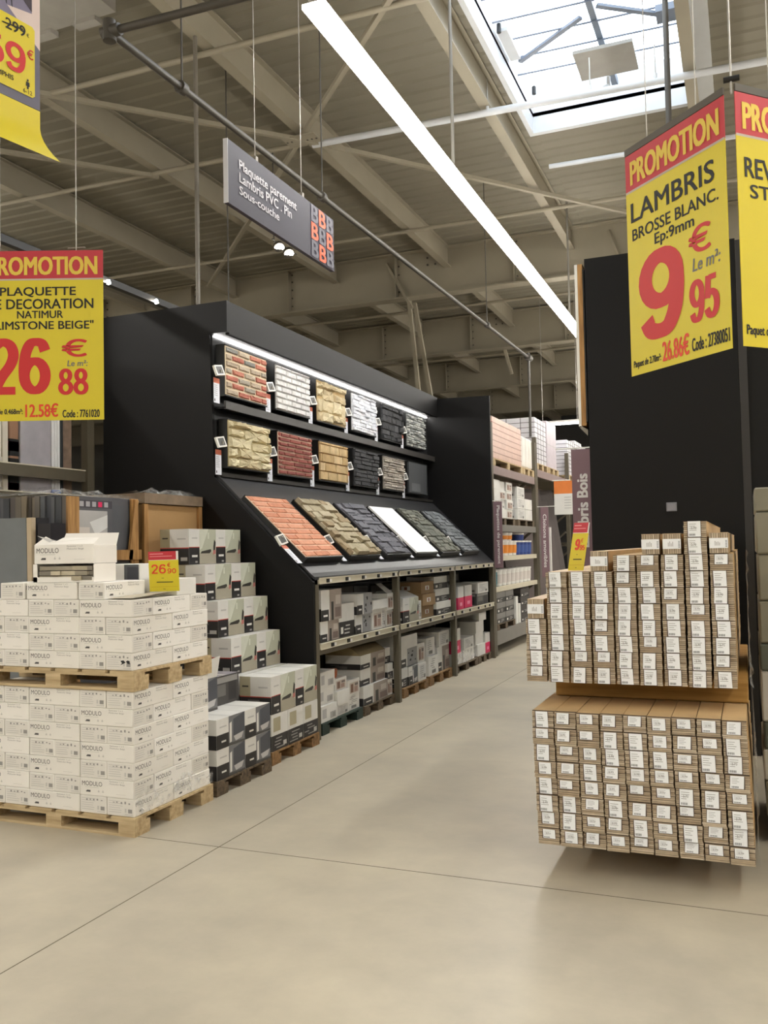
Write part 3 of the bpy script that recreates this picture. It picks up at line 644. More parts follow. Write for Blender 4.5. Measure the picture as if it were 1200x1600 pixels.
# opened cartons on top
t = thing('open_carton', 'white tile carton cut open at the front showing stacked stone slips', 'carton', (-3.86, SY + 0.0, z5))
wl = 0.44; dl = 0.2; hl = 0.105
b = MB(); b.box(0, wl, 0.01, 0.016, 0, hl * 0.28, CARD).box(0, 0.006, 0.016, dl, 0, hl, CARD).box(wl - 0.006, wl, 0.016, dl, 0, hl, CARD).box(0.006, wl - 0.006, dl - 0.006, dl, 0, hl, CARD).box(0.006, wl - 0.006, 0.016, dl - 0.006, 0, 0.006, CARD).box(0.0, 0.03, 0.01, 0.015, 0, hl, CARD); b.build('box', t)
rnd = random.Random(8)
for k in range(3):
    b = MB(); x = 0.03 + rnd.uniform(0, 0.03)
    while x < wl - 0.04:
        l = rnd.uniform(0.05, 0.14); b.box(x, min(x + l, wl - 0.012), 0.018 - rnd.uniform(-0.004, 0.016), 0.17, 0.012 + k * 0.028, 0.036 + k * 0.028, random.choice([M(150, 142, 124, 0.9, bump=0.5), M(170, 160, 138, 0.9, bump=0.5), M(128, 122, 110, 0.9, bump=0.5), M(192, 182, 158, 0.9, bump=0.5)])); x += l
    b.build('stone_slip', t)
t = thing('open_carton', 'white printed tile carton with torn open top flaps, topmost on the left stack', 'carton', (-3.85, SY + 0.01, z5 + 0.107))
b = MB(); b.box(0, 0.43, 0, 0.006, 0, 0.11, CARD).box(0, 0.43, dl - 0.006, dl, 0, 0.1, CARD).box(0, 0.006, 0.006, dl - 0.006, 0, 0.1, CARD).box(0.424, 0.43, 0.006, dl - 0.006, 0, 0.1, CARD).box(0.006, 0.424, 0.006, dl - 0.006, 0, 0.006, CARD); b.build('box', t)
b = MB(); long_print(b, (0.0, -0.0005, 0), (0.43, 0, 0), (0, 0, 0.11)); b.build('long_side_print', t)
b = MB(); b.face([(0.012, dl, 0.1), (0.428, dl, 0.1), (0.424, dl + 0.03, 0.175), (0.02, dl + 0.04, 0.18)], CARD); b.build('flap', t)
b = MB(); b.face([(0.0, 0.0, 0.11), (0.43, 0.0, 0.11), (0.43, 0.05, 0.145), (0.16, 0.06, 0.15), (0.14, 0.02, 0.128), (0.03, 0.06, 0.16)], CARD); b.face([(0.0, 0.02, 0.165), (0.15, 0.03, 0.13), (0.18, 0.03, 0.125), (0.16, 0.02, 0.1), (0.12, 0.015, 0.115)], LGREY); b.build('flap', t)
# plain white carton lying behind, and the one with a grey picture
b = MB(); b.box(-3.40, -3.08 - 0.07, SY + 0.42, SY + 0.62, 0, 0.1, WHITE)
o = b.build('white_carton', None, 0.003, (0, 0, zt + 0.001)); tag(o, 'plain white carton lying on the stack behind the yellow price card', 'carton', 'loose cartons on the left stack')
t = thing('white_carton', 'white carton with a dark grey picture panel behind the plain white one', 'carton', (-3.72, SY + 0.42, zt + 0.001), 0, 'loose cartons on the left stack')
b = MB(); b.box(0, 0.30, 0, 0.2, 0, 0.19, WHITE); b.build('box', t, 0.003)
b = MB(); b.rect((0, -0.001, 0), (0.3, 0, 0), (0, 0, 0.19), 0.62, 0.5, 0.98, 0.98, M(92, 94, 98)); b.rect((0, -0.001, 0), (0.3, 0, 0), (0, 0, 0.19), 0.7, 0.5, 0.98, 0.9, M(70, 72, 78), 0.0005); b.rect((0, -0.001, 0), (0.3, 0, 0), (0, 0, 0.19), 0.06, 0.7, 0.14, 0.82, GREYT); b.build('picture', t)
b = MB(); b.poly([(-3.335, SY + 0.02, 0.001), (SX - 0.01, SY + 0.015, 0.0015), (SX - 0.02, SY + 0.4, 0.02), (-3.33, SY + 0.4, 0.012)], [(0, 1, 2, 3)], M(206, 196, 176, 0.7)); b.poly([(-3.335, SY + 0.02, 0.006), (SX - 0.01, SY + 0.015, 0.007), (SX - 0.02, SY + 0.4, 0.026), (-3.33, SY + 0.4, 0.018)], [(0, 1, 2, 3)], M(206, 196, 176, 0.7))
o = b.build('cardboard_sheet', None, 0, (0, 0, zt + 0.0005)); tag(o, 'loose cardboard cover sheet lying on the upper white cartons', 'cardboard')

# ------------------------------------------------------------------ product boxes: look of the aisle face (+X) and the near face (-Y)
PG = M(184, 186, 166, 0.5, var=0.05, scale=5); PGD = M(140, 142, 124, 0.5); PGL = M(210, 212, 196, 0.5); PFL = M(166, 160, 142, 0.5); PDK = M(62, 60, 54, 0.5); BOXK = M(44, 42, 42, 0.5); BOXW = M(224, 222, 216, 0.5); BEI = M(178, 170, 142, 0.5); PRED = M(196, 70, 60, 0.5)
def room_picture(b, o, u, v, x0, x1, d=0.001):
    w = x1 - x0; X = lambda a: x0 + a * w
    d += 0.0006; b.rect(o, u, v, x0, 0, x1, 1, PG, d)
    b.pol(o, u, v, [(X(0), 0), (X(1), 0), (X(1), 0.22), (X(0.75), 0.34), (X(0), 0.3)], PFL, d + 0.0004)
    b.pol(o, u, v, [(X(0.0), 1), (X(0.55), 1), (X(0.15), 0.45), (X(0.0), 0.4)], PGL, d + 0.0004)
    b.pol(o, u, v, [(X(0.5), 0.9), (X(0.58), 0.9), (X(0.58), 0.72), (X(0.5), 0.72)], PGL, d + 0.0006)
    b.pol(o, u, v, [(X(0.05), 0.3), (X(0.6), 0.3), (X(0.72), 0.36), (X(0.68), 0.42), (X(0.12), 0.36)], PDK, d + 0.0008)
    b.pol(o, u, v, [(X(0.84), 0.3), (X(0.94), 0.34), (X(0.99), 0.62), (X(0.9), 0.7), (X(0.84), 0.5)], PDK, d + 0.0008)
    b.pol(o, u, v, [(X(0.82), 0.26), (X(0.98), 0.28), (X(0.98), 0.4), (X(0.82), 0.38)], M(190, 120, 112), d + 0.001)
def bath_picture(b, o, u, v, x0, x1, d=0.001):
    w = x1 - x0; X = lambda a: x0 + a * w
    b.rect(o, u, v, x0, 0, x1, 1, M(120, 120, 122, 0.5), d)
    b.pol(o, u, v, [(X(0.28), 0.25), (X(1), 0.35), (X(1), 1), (X(0.28), 0.86)], M(78, 80, 86, 0.5), d + 0.0004)
    b.pol(o, u, v, [(X(0.06), 0.1), (X(0.18), 0.12), (X(0.18), 0.8), (X(0.06), 0.76)], BOXW, d + 0.0006)
    b.pol(o, u, v, [(X(0.3), 0.28), (X(0.92), 0.34), (X(0.8), 0.14), (X(0.42), 0.1)], M(196, 194, 192), d + 0.0008)
    b.pol(o, u, v, [(X(0), 0), (X(1), 0), (X(1), 0.06), (X(0), 0.1)], M(84, 82, 80), d + 0.0008)
def marks(b, o, u, v, x0, x1, y0, y1, rnd, m=LGREY, n=4, d=0.002):
    for i in range(n):
        yy = y0 + (y1 - y0) * (i + 0.2) / n; xx = x0 + (x1 - x0) * rnd.uniform(0, 0.3)
        b.rect(o, u, v, xx, yy, xx + (x1 - x0) * rnd.uniform(0.3, 0.65), yy + (y1 - y0) / n * 0.35, m, d)
def face_style(b, st, o, u, v, rnd, near=False):
    kk = [0]
    def R(x0, y0, x1, y1, m, d=0.001): kk[0] += 1; b.rect(o, u, v, x0, y0, x1, y1, m, d + 0.0001 * kk[0])
    if st == 'room':
        if near:
            R(0, 0, 1, 0.45, BOXK); R(0, 0.45, 1, 0.475, PRED); R(0.0, 0.475, 0.34, 1, BEI)
            marks(b, o, u, v, 0.05, 0.95, 0.08, 0.42, rnd, GREYT, 4); R(0.72, 0.1, 0.95, 0.2, LGREY, 0.002); R(0.08, 0.72, 0.28, 0.76, PDK, 0.002); R(0.6, 0.7, 0.9, 0.74, LGREY, 0.002)
        else:
            R(0, 0, 0.38, 0.47, BOXK); R(0, 0.47, 0.38, 0.49, PRED); room_picture(b, o, u, v, 0.38, 1.0)
            R(0.1, 0.2, 0.3, 0.26, BOXW, 0.002); R(0.1, 0.72, 0.3, 0.76, LGREY, 0.002); R(0.22, 0.04, 0.3, 0.09, MGREY, 0.002)
    elif st == 'bath':
        if near: R(0, 0, 1, 0.48, BOXK); marks(b, o, u, v, 0.1, 0.9, 0.06, 0.44, rnd, MGREY, 4); R(0.08, 0.62, 0.3, 0.78, GREYT)
        else:
            R(0, 0, 0.42, 0.48, BOXK); bath_picture(b, o, u, v, 0.42, 1.0); R(0.16, 0.2, 0.32, 0.26, BOXW, 0.002); R(0.1, 0.7, 0.34, 0.75, LGREY, 0.002)
    elif st == 'beige':
        R(0, 0, 1, 0.42, BOXK); R(0.12, 0.52, 0.55, 0.9, BEI); marks(b, o, u, v, 0.06, 0.95, 0.04, 0.38, rnd, MGREY, 4); R(0.7, 0.08, 0.9, 0.2, LGREY, 0.002)
    elif near and st in ('interior', 'pattern', 'product', 'wrapped'):
        if st not in ('product', 'wrapped'): R(0, 0, 1, 0.40, BOXK); marks(b, o, u, v, 0.1, 0.9, 0.06, 0.34, rnd, GREYT, 3)
        else: marks(b, o, u, v, 0.1, 0.9, 0.2, 0.8, rnd, LGREY, 4)
    elif st == 'interior':
        R(0, 0, 0.36, 0.36, BOXK); R(0.1, 0.14, 0.3, 0.2, BOXW, 0.002)
        R(0.4, 0, 1, 0.72 if near else 1, M(158, 146, 136)); R(0.48, 0.0, 0.6, 0.6, PDK, 0.0015); R(0.66, 0.08, 0.96, 0.4, M(120, 104, 96), 0.0015); R(0.7, 0.5, 0.94, 0.8, M(190, 180, 170), 0.0015)
    elif st == 'pattern':
        R(0, 0, 0.35, 0.45, BOXK); R(0.1, 0.2, 0.28, 0.28, BOXW, 0.002); R(0.42, 0, 1, 1, M(150, 150, 150))
        for i in range(7):
            x = rnd.uniform(0.44, 0.9); y = rnd.uniform(0.02, 0.85); R(x, y, x + rnd.uniform(0.04, 0.1), y + rnd.uniform(0.06, 0.15), BLK, 0.0015)
    elif st == 'halfblack':
        R(0, 0, 1, 0.46, BOXK); marks(b, o, u, v, 0.3, 0.95, 0.06, 0.4, rnd, LGREY, 3); R(0.1, 0.1, 0.25, 0.3, BOXW, 0.002)
    elif st == 'sketch':
        R(0.08, 0.12, 0.92, 0.9, M(206, 204, 200)); marks(b, o, u, v, 0.12, 0.88, 0.16, 0.86, rnd, MGREY, 6); R(0.68, 0.14, 0.86, 0.34, GREYT, 0.002)
    elif st == 'wrapped':
        for i in range(3): R(0.06 + rnd.uniform(0, 0.1), 0.2 + rnd.uniform(0, 0.2), 0.32, 0.8, M(184, 182, 180)); R(0.55, 0.12, 0.9, 0.5, M(176, 174, 172)); R(0.7, 0.16, 0.86, 0.42, MGREY, 0.0015)
    elif st == 'product':
        R(0.1, 0.1, 0.9, 0.8, M(196, 184, 172)); R(0.18, 0.16, 0.42, 0.7, M(128, 98, 84), 0.0015); R(0.5, 0.16, 0.8, 0.5, M(166, 140, 128), 0.0015); R(0.55, 0.55, 0.85, 0.72, M(120, 110, 104), 0.0015)
    elif st == 'kraft':
        R(0, 0, 1, 1, KRAFT); R(0.32, 0.3, 0.62, 0.66, BOXW, 0.0015); R(0.42, 0.34, 0.52, 0.6, M(150, 90, 60), 0.002)
    elif st == 'barcode':
        marks(b, o, u, v, 0.1, 0.9, 0.35, 0.9, rnd, MGREY, 5); 
        for i in range(7): R(0.3 + i * 0.06, 0.1, 0.3 + i * 0.06 + 0.03, 0.28, BLK, 0.0015)
    elif st == 'pink':
        R(0, 0, 1, 0.52, PINK); R(0.3, 0.15, 0.7, 0.3, M(240, 150, 180), 0.002)
    elif st == 'darkphoto':
        R(0, 0, 1, 1, M(74, 72, 70)); R(0.1, 0.3, 0.5, 0.7, M(110, 108, 104), 0.0015); R(0.6, 0.1, 0.9, 0.9, M(56, 54, 54), 0.0015); R(0.05, 0.75, 0.95, 0.95, M(150, 148, 144), 0.0015)
BASEM = {'kraft': KRAFT, 'darkphoto': M(96, 94, 90), 'room': BOXW}
def box_thing(name, label, group, x, y, z, depth, length, h, st, seed=0, rz=0.0, body=None, cat='box', open_top=False):
    """front-near corner at (x, y): the aisle face lies at x and runs along +Y"""
    rnd = random.Random(seed); t = thing(name, label, cat, (x, y, z), rz, group)
    bm = body or BASEM.get(st, BOXW)
    b = MB(); b.box(-depth, 0, 0, length, 0, h, bm)
    if not open_top:
        b.box(-depth + 0.01, -0.01, length * 0.5 - 0.02, length * 0.5 + 0.02, h, h + 0.0006, M(206, 204, 198, 0.4))
    b.build('box', t, 0.0)
    b = MB(); face_style(b, st, V((0, 0, 0)), V((0, length, 0)), V((0, 0, h)), rnd, False); face_style(b, st, V((-depth, 0, 0)), V((depth, 0, 0)), V((0, 0, h)), rnd, True)
    if b.v: b.build('printed_sides', t)
    return t
# stepped stack beside the display: green-grey room picture boxes
pallet(-4.2, -3.205, 5.665, 6.43, 0.0, 0.095, PALM, 'brown pallet on the floor against the end of the black display')
G = 'room picture boxes stacked in steps'
for i, nm in enumerate(('first', 'second', 'last')):
    box_thing('flooring_box', 'beige and black box on the brown pallet, %s of three along the aisle' % nm, G, -3.215, 5.675 + i * 0.25, 0.0965, 0.36, 0.247, 0.262, 'beige', i)
lv = [(-3.215, 'lowest step'), (-3.545, 'second step up'), (-3.655, 'third step up'), (-3.765, 'fourth step up'), (-3.905, 'top step')]
z = 0.3615
for k, (x, nm) in enumerate(lv):
    for i in range(2):
        y = 5.68 + i * 0.37 - (0.0 if k < 2 else 0.0)
        box_thing('flooring_box', 'white and black room picture box, %s, %s' % (nm, ['nearer the camera', 'against the black display'][i]), G, x, y, z, 0.26, 0.366, 0.27, 'room', k * 3 + i)
    z += 0.2735
# what carries the upper steps, behind the lowest ones
for k in range(4):
    box_thing('flooring_box', 'mostly hidden white and black box inside the stepped stack, layer %d from the floor' % (k + 1), G, -3.60 if k == 0 else (-3.49 if k == 1 else (-3.815 if k == 2 else -3.925)), 5.69, 0.0965 if k == 0 else 0.3615 + 0.2735 * (k - 1), 0.55 if k < 2 else 0.3, 0.73, 0.262 if k == 0 else 0.27, 'room', 40 + k)
pallet(-4.0, -3.142, 4.845, 5.545, 0.0, 0.095, PALD, 'dark weathered pallet on the floor under the bathroom picture boxes')
G = 'bathroom picture boxes beside the white cartons'
for r in range(2):
    for i in range(2):
        box_thing('panel_box', 'white and black bathroom picture box, %s row, %s' % (['bottom', 'upper'][r], ['nearer the camera', 'farther along the aisle'][i]), G, -3.15, 4.86 + i * 0.345, 0.0965 + r * 0.192, 0.5, 0.34, 0.19, 'bath', 60 + r * 2 + i)
t = box_thing('panel_box', 'opened bathroom picture box with raised flap, half hidden by the white cartons', G, -3.36, 4.86, 0.481, 0.4, 0.34, 0.22, 'bath', 70)
b = MB(); b.face([(0, 0, 0.22), (0, 0.34, 0.22), (0.02, 0.35, 0.36), (0.02, 0.01, 0.33)], BOXW); b.face([(0, 0.34, 0.22), (0, 0, 0.22), (0.02, 0.01, 0.33), (0.02, 0.35, 0.36)], BOXW); b.build('flap', t)
box_thing('panel_box', 'grey lilac bedroom picture box behind the opened box', G, -3.42, 5.23, 0.481, 0.34, 0.34, 0.2, 'darkphoto', 71, body=M(150, 144, 150))
# ------------------------------------------------------------------ goods in the display base: upper shelf (top at z 0.77)
ZS = 0.7715; XF = -3.30
def tub(name, label, group, x, y, z, r, h, mb, ml, band=None):
    t = thing(name, label, 'bucket', (x, y, z), 0, group)
    MB().tube((0, 0, 0), (0, 0, h), r * 0.92, mb, 16, r).build('body', t); MB().tube((0, 0, h), (0, 0, h + 0.025), r * 1.05, ml, 16).build('lid', t)
    if band: 
        b = MB(); b.tube((0, 0, h * 0.18), (0, 0, h * 0.8), r * 0.935 + 0.004, band, 16, r * 0.985 + 0.003); b.build('label_band', t)
    return t
G = 'boxes on the upper shelf under the display'
U = [('tile_box', 'tall bedroom picture box at the near end of the upper shelf, upper of two', 6.69, 0.945, 0.40, 0.26, 'interior'),
     ('tile_box', 'bedroom picture box at the near end of the upper shelf, lower of two', 6.70, ZS, 0.36, 0.172, 'interior'),
     ('tile_box', 'white box with large black base standing on the upper shelf', 7.105, ZS, 0.325, 0.29, 'halfblack'),
     ('tile_box', 'black and white patterned box on the upper shelf, upper of two', 7.445, 0.943, 0.35, 0.19, 'pattern'),
     ('tile_box', 'black and white patterned box on the upper shelf, lower of two', 7.445, ZS, 0.35, 0.17, 'pattern'),
     ('tile_box', 'plain white box lying across two others on the upper shelf', 7.81, 0.968, 0.365, 0.085, 'none'),
     ('tile_box', 'white box with a small pale print on the upper shelf', 7.815, ZS, 0.25, 0.195, 'product'),
     ('tile_box', 'slim white and pink box on the upper shelf', 8.075, ZS, 0.10, 0.19, 'sketch'),
     ('tile_box', 'brown photo box with raised white flap at the first post', 8.183, 0.938, 0.16, 0.16, 'product'),
     ('tile_box', 'brown photo box under the one with the raised flap', 8.183, ZS, 0.16, 0.164, 'product'),
     ('tile_box', 'big white room picture box with sloping open lid past the first post', 8.60, ZS, 0.46, 0.25, 'room'),
     ('tile_box', 'slim white upright box beside the open white box', 9.075, ZS, 0.115, 0.2, 'sketch'),
     ('tile_box', 'brown kraft box, bottom of the stack on the upper shelf', 9.22, ZS, 0.42, 0.13, 'kraft'),
     ('tile_box', 'brown kraft box, middle of the stack on the upper shelf', 9.22, ZS + 0.132, 0.42, 0.13, 'kraft'),
     ('tile_box', 'brown kraft box, top of the stack on the upper shelf', 9.22, ZS + 0.264, 0.42, 0.13, 'kraft'),
     ('tile_box', 'white box with black base, bottom of three before the second post', 9.67, ZS, 0.52, 0.145, 'halfblack'),
     ('tile_box', 'white box with black base, middle of three before the second post', 9.67, ZS + 0.148, 0.51, 0.145, 'halfblack'),
     ('tile_box', 'white box with black base, top of three before the second post', 9.69, ZS + 0.296, 0.46, 0.14, 'halfblack'),
     ('tile_box', 'white and pink upright box, the one beside the second post', 10.51, ZS, 0.23, 0.28, 'pink'),
     ('tile_box', 'white and pink upright box, the farther of two on the shelf', 10.85, ZS, 0.31, 0.28, 'pink'),
     ('tile_box', 'white sketch box on a dark one at the far shelf end', 11.37, ZS + 0.152, 0.5, 0.14, 'sketch'),
     ('tile_box', 'dark photo box under the white one at the far shelf end', 11.35, ZS, 0.56, 0.15, 'darkphoto')]
for i, (n, l, y, z, L, h, st) in enumerate(U):
    t = box_thing(n, l, G, XF - (i * 7 % 5) * 0.008, y, z, 0.34, L, h, st, 100 + i)
    if 'raised white flap' in l:
        b = MB(); b.face([(0, 0, h + 0.001), (0, L, h + 0.001), (-0.12, L - 0.02, h + 0.1), (-0.12, -0.01, h + 0.1)], WHITE); b.face([(-0.12, -0.01, h + 0.1), (-0.12, L - 0.02, h + 0.1), (0, L, h + 0.001), (0, 0, h + 0.001)], WHITE); b.build('flap', t)
    if 'sloping open lid' in l:
        b = MB(); b.prism([(0, h + 0.001), (-0.34, h + 0.001), (-0.3, h + 0.075), (-0.14, h + 0.06)], 'y', 0.0, L, WHITE); b.build('lid', t)
for y, L, h, l in ((7.05, 0.7, 0.34, 'dark brown photo box standing at the back of the near upper shelf'), (7.8, 0.5, 0.42, 'dark box at the back of the near upper shelf, beside the first post'), (8.7, 0.8, 0.40, 'dark navy box at the back of the middle upper shelf'), (10.9, 1.0, 0.42, 'dark grey photo box at the back of the far upper shelf')):
    box_thing('tile_box', l, G, -3.72, y, ZS, 0.34, L, h, 'darkphoto', int(y * 10), body=M(60, 56, 54))
# floor pallets under the shelf
G = 'boxes on the floor pallets under the display'
pallet(-4.15, -3.31, 6.70, 7.54, 0, 0.098, PALG, 'dark green plastic pallet under the near end of the shelving')
pallet(-4.15, -3.31, 7.585, 8.345, 0, 0.09, PALD, 'weathered grey pallet beside the first shelving post')
pallet(-4.15, -3.31, 8.60, 9.36, 0, 0.098, PALM, 'orange brown pallet just past the first shelving post')
pallet(-4.15, -3.31, 9.42, 10.22, 0, 0.108, PALM, 'brown pallet just before the second shelving post')
pallet(-4.15, -3.31, 10.36, 11.33, 0, 0.09, PALD, 'grey brown pallet under the wrapped white boxes')
pallet(-4.15, -3.31, 11.36, 11.99, 0, 0.095, PALD, 'grey brown pallet under the tall white stack, far end')
X2 = -3.325
D = [('film wrapped patterned box, bottom of the near column on the green pallet', 6.71, 0.0995, 0.31, 0.135, 'wrapped'),
     ('film wrapped patterned box, middle of the near column on the green pallet', 6.71, 0.236, 0.31, 0.135, 'wrapped'),
     ('film wrapped patterned box, top of the near column on the green pallet', 6.72, 0.3725, 0.30, 0.14, 'wrapped'),
     ('white box with label, bottom middle of the green pallet', 7.03, 0.0995, 0.25, 0.095, 'sketch'),
     ('beige box with dark lid edge in the middle of the green pallet', 7.03, 0.196, 0.25, 0.115, 'none'),
     ('open white box holding an orange brick on the green pallet', 7.04, 0.3125, 0.24, 0.105, 'product'),
     ('white diagram box, bottom right of the green pallet', 7.285, 0.0995, 0.25, 0.135, 'barcode'),
     ('brown photo box, upper right of the green pallet', 7.285, 0.236, 0.24, 0.135, 'product'),
     ('black and white photo box, bottom of the grey pallet', 7.59, 0.0915, 0.60, 0.175, 'interior'),
     ('black and white photo box, middle of the grey pallet', 7.59, 0.268, 0.60, 0.155, 'interior'),
     ('opened brown topped photo box, topmost on the grey pallet', 7.58, 0.4245, 0.60, 0.13, 'interior'),
     ('photo box beside the first post, bottom on the grey pallet', 8.20, 0.0915, 0.135, 0.16, 'product'),
     ('white and black box beside the first post, middle on the grey pallet', 8.20, 0.253, 0.135, 0.15, 'halfblack'),
     ('white and black box beside the first post, top on the grey pallet', 8.20, 0.4045, 0.135, 0.15, 'halfblack'),
     ('white and black box, near bottom corner of the orange brown pallet', 8.61, 0.0995, 0.19, 0.20, 'halfblack'),
     ('white box with a leaning dark panel picture on the orange brown pallet', 8.81, 0.0995, 0.27, 0.19, 'bath'),
     ('white diagram box, far bottom corner of the orange brown pallet', 9.09, 0.0995, 0.24, 0.19, 'sketch'),
     ('green black photo box in the middle of the orange brown pallet', 8.61, 0.301, 0.50, 0.185, 'pattern'),
     ('white photo box, far middle of the orange brown pallet', 9.12, 0.2915, 0.22, 0.21, 'product'),
     ('large plain white box topmost on the orange brown pallet', 8.61, 0.488, 0.48, 0.14, 'none'),
     ('white barcode box, lower of two beside the brown pallet edge', 9.425, 0.1095, 0.33, 0.215, 'barcode'),
     ('white barcode box, upper of two beside the brown pallet edge', 9.425, 0.3265, 0.29, 0.2, 'barcode'),
     ('dark patterned photo box at the bottom of the brown pallet', 9.77, 0.1095, 0.44, 0.28, 'interior'),
     ('black and white sample box topmost on the brown pallet', 9.82, 0.3915, 0.38, 0.17, 'sketch'),
     ('white box with pink print beside the second post', 10.37, 0.2415, 0.25, 0.3, 'pink'),
     ('film wrapped white box on the low grey pallet, nearer one', 10.37, 0.0915, 0.38, 0.148, 'none'),
     ('film wrapped white box on the low grey pallet, farther one', 10.76, 0.0915, 0.5, 0.148, 'none'),
     ('open dark and white box lying on the wrapped white boxes', 10.80, 0.2415, 0.42, 0.15, 'sketch'),
     ('plain white box, bottom of the tall white stack', 11.37, 0.0965, 0.37, 0.15, 'none'),
     ('plain white box, second up in the tall white stack', 11.37, 0.2475, 0.37, 0.15, 'none'),
     ('plain white box, third up in the tall white stack', 11.37, 0.3985, 0.37, 0.15, 'none'),
     ('torn white box topmost on the tall white stack', 11.50, 0.5495, 0.34, 0.11, 'none'),
     ('white box with pink corner at the far end of the shelving', 11.75, 0.0965, 0.23, 0.27, 'pink')]
for i, (l, y, z, L, h, st) in enumerate(D):
    t = box_thing('tile_box', l, G, X2 - (i * 7 % 4) * 0.009, y, z, 0.36 if 'pink corner' not in l else 0.3, L, h, st, 200 + i, open_top=('open' in l))
    if 'opened brown topped' in l:
        b = MB(); b.prism([(0.004, h + 0.001), (-0.36, h + 0.001), (-0.38, h + 0.05), (-0.1, h + 0.07)], 'y', 0.0, L, M(150, 134, 100, 0.8, bump=0.4)); b.build('lid', t)
    if 'wrapped white box' in l and 'nearer' in l:
        b = MB(); vs = []
        for k in range(13):
            y2 = 0.9 * k / 12; vs += [(0.006, y2, 0.03 + 0.03 * ((k * 7) % 3 - 1)), (0.004, y2, 0.15)]
        b.poly(vs, [(2 * k, 2 * k + 2, 2 * k + 3, 2 * k + 1) for k in range(12)], FILM, True); tag(b.build('stretch_film', None, 0, (X2 + 0.004, 10.37, 0.0935)), 'loose crumpled film over the low wrapped white boxes', 'plastic film')
b = MB(); b.box(-0.1, 0.1, -0.1, 0.1, 0, 0.06, M(176, 98, 62, 0.85, bump=0.4))
o = b.build('brick_slip', None, 0.006, (-3.50, 7.16, 0.419)); o.rotation_euler = (0, 0, 0.4); tag(o, 'orange brick slip lying on the open white box of the green pallet', 'brick')
for y, L, h, l in ((6.75, 0.75, 0.56, 'dark brown box at the back behind the green pallet goods'), (8.65, 0.6, 0.6, 'dark box at the back behind the orange brown pallet goods'), (9.5, 0.6, 0.56, 'dark grey box at the back behind the barcode boxes'), (10.5, 0.7, 0.5, 'dark grey box at the back behind the wrapped white boxes')):
    box_thing('tile_box', l, G, -3.72, y, 0.11, 0.36, L, h - 0.12, 'darkphoto', int(y * 7), body=M(56, 52, 50))

# ------------------------------------------------------------------ racks farther down the aisle on the left
GR = M(124, 120, 114, 0.5, var=0.05); GRB = M(140, 122, 118, 0.5, var=0.05)
def rack(name, label, posts, top, beams, x0=-4.4, x1=-3.29):
    cy = (posts[0] + posts[-1]) / 2; t = thing(name, label, 'rack', (x0, cy, 0), 0, 'tall racks farther down the aisle')
    def bb(b, n): o = b.build(n, t); o.matrix_parent_inverse = Matrix.Translation((-x0, -cy, 0)); return o
    for y in posts:
        for x in (x0, x1 - 0.07): bb(MB().box(x, x + 0.07, y - 0.04, y + 0.04, 0, top, RACK), 'upright')
        for k in range(int(top / 0.9)): bb(MB().bar((x0 + 0.05, y, 0.1 + k * 0.9), (x1 - 0.09, y, 0.9 + k * 0.9), 0.03, 0.03, RACK), 'brace')
    for z, h, m in beams:
        for a, c in zip(posts[:-1], posts[1:]):
            bb(MB().box(x1 - 0.06, x1 - 0.012, a + 0.045, c - 0.045, z - h, z - 0.001, m), 'beam'); bb(MB().box(x0 + 0.01, x0 + 0.06, a + 0.045, c - 0.045, z - h, z - 0.001, m), 'beam')
            bb(MB().box(x0 + 0.07, x1 - 0.075, a + 0.045, c - 0.045, z - 0.03, z - 0.001, RACK), 'shelf')
    return t
rack('pallet_rack', 'tall rack just past the black display with pinkish wrapped goods on top', (12.22, 15.02), 3.3, ((2.70, 0.12, GRB), (1.86, 0.10, GR), (1.40, 0.07, RAILC), (0.96, 0.07, RAILC), (0.34, 0.2, GR)))
rack('pallet_rack', 'tall rack with wrapped tile pallets on top and dark panels below', (15.12, 18.1, 21.0), 3.4, ((2.86, 0.13, GRB), (0.3, 0.14, GR)))
rack('pallet_rack', 'most distant tall rack on the left of the aisle', (21.1, 24.1, 27.0), 3.4, ((2.86, 0.13, GRB), (1.6, 0.1, GR), (0.3, 0.14, GR)))
def load(name, label, x0, x1, y0, y1, z, h, m, lines=0, lm=None, cols=0, group='wrapped pallet loads on top of the racks'):
    t = thing(name, label, 'pallet load', (x0, y0, z), 0, group)
    MB().box(0, x1 - x0, 0, y1 - y0, 0, h, m).build('goods', t, 0.008)
    if lines:
        b = MB()
        for i in range(1, lines): zz = h * i / lines; b.box(-0.003, x1 - x0 + 0.003, -0.003, y1 - y0 + 0.003, zz - 0.005, zz + 0.005, lm)
        for i in range(1, cols): yy = (y1 - y0) * i / cols; b.box(x1 - x0 - 0.01, x1 - x0 + 0.003, yy - 0.006, yy + 0.006, 0.005, h - 0.005, lm)
        for i in range(1, cols): xx = (x1 - x0) * i / cols; b.box(xx - 0.006, xx + 0.006, -0.003, 0.01, 0.005, h - 0.005, lm)
        b.build('seams', t)
    return t
PK = M(212, 180, 164, 0.35, var=0.08, scale=8); PKL = M(176, 140, 124, 0.5); TILEW = M(214, 212, 216, 0.4, var=0.06); TILEG = M(96, 92, 94, 0.6)
def small_pallets(y0, y1, z, label, h=0.11): return pallet(-4.38, -3.30, y0, y1, z, h, PALW, label, 'pallets on top of the racks')
small_pallets(12.3, 14.1, 2.70, 'pine pallet under the pinkish wrapped goods'); load('pallet_load', 'pinkish film wrapped bales on top of the first tall rack', -4.36, -3.31, 12.32, 14.08, 2.812, 0.6, PK, 7, PKL)
small_pallets(14.16, 14.94, 2.70, 'pine pallet under the white rolls'); 
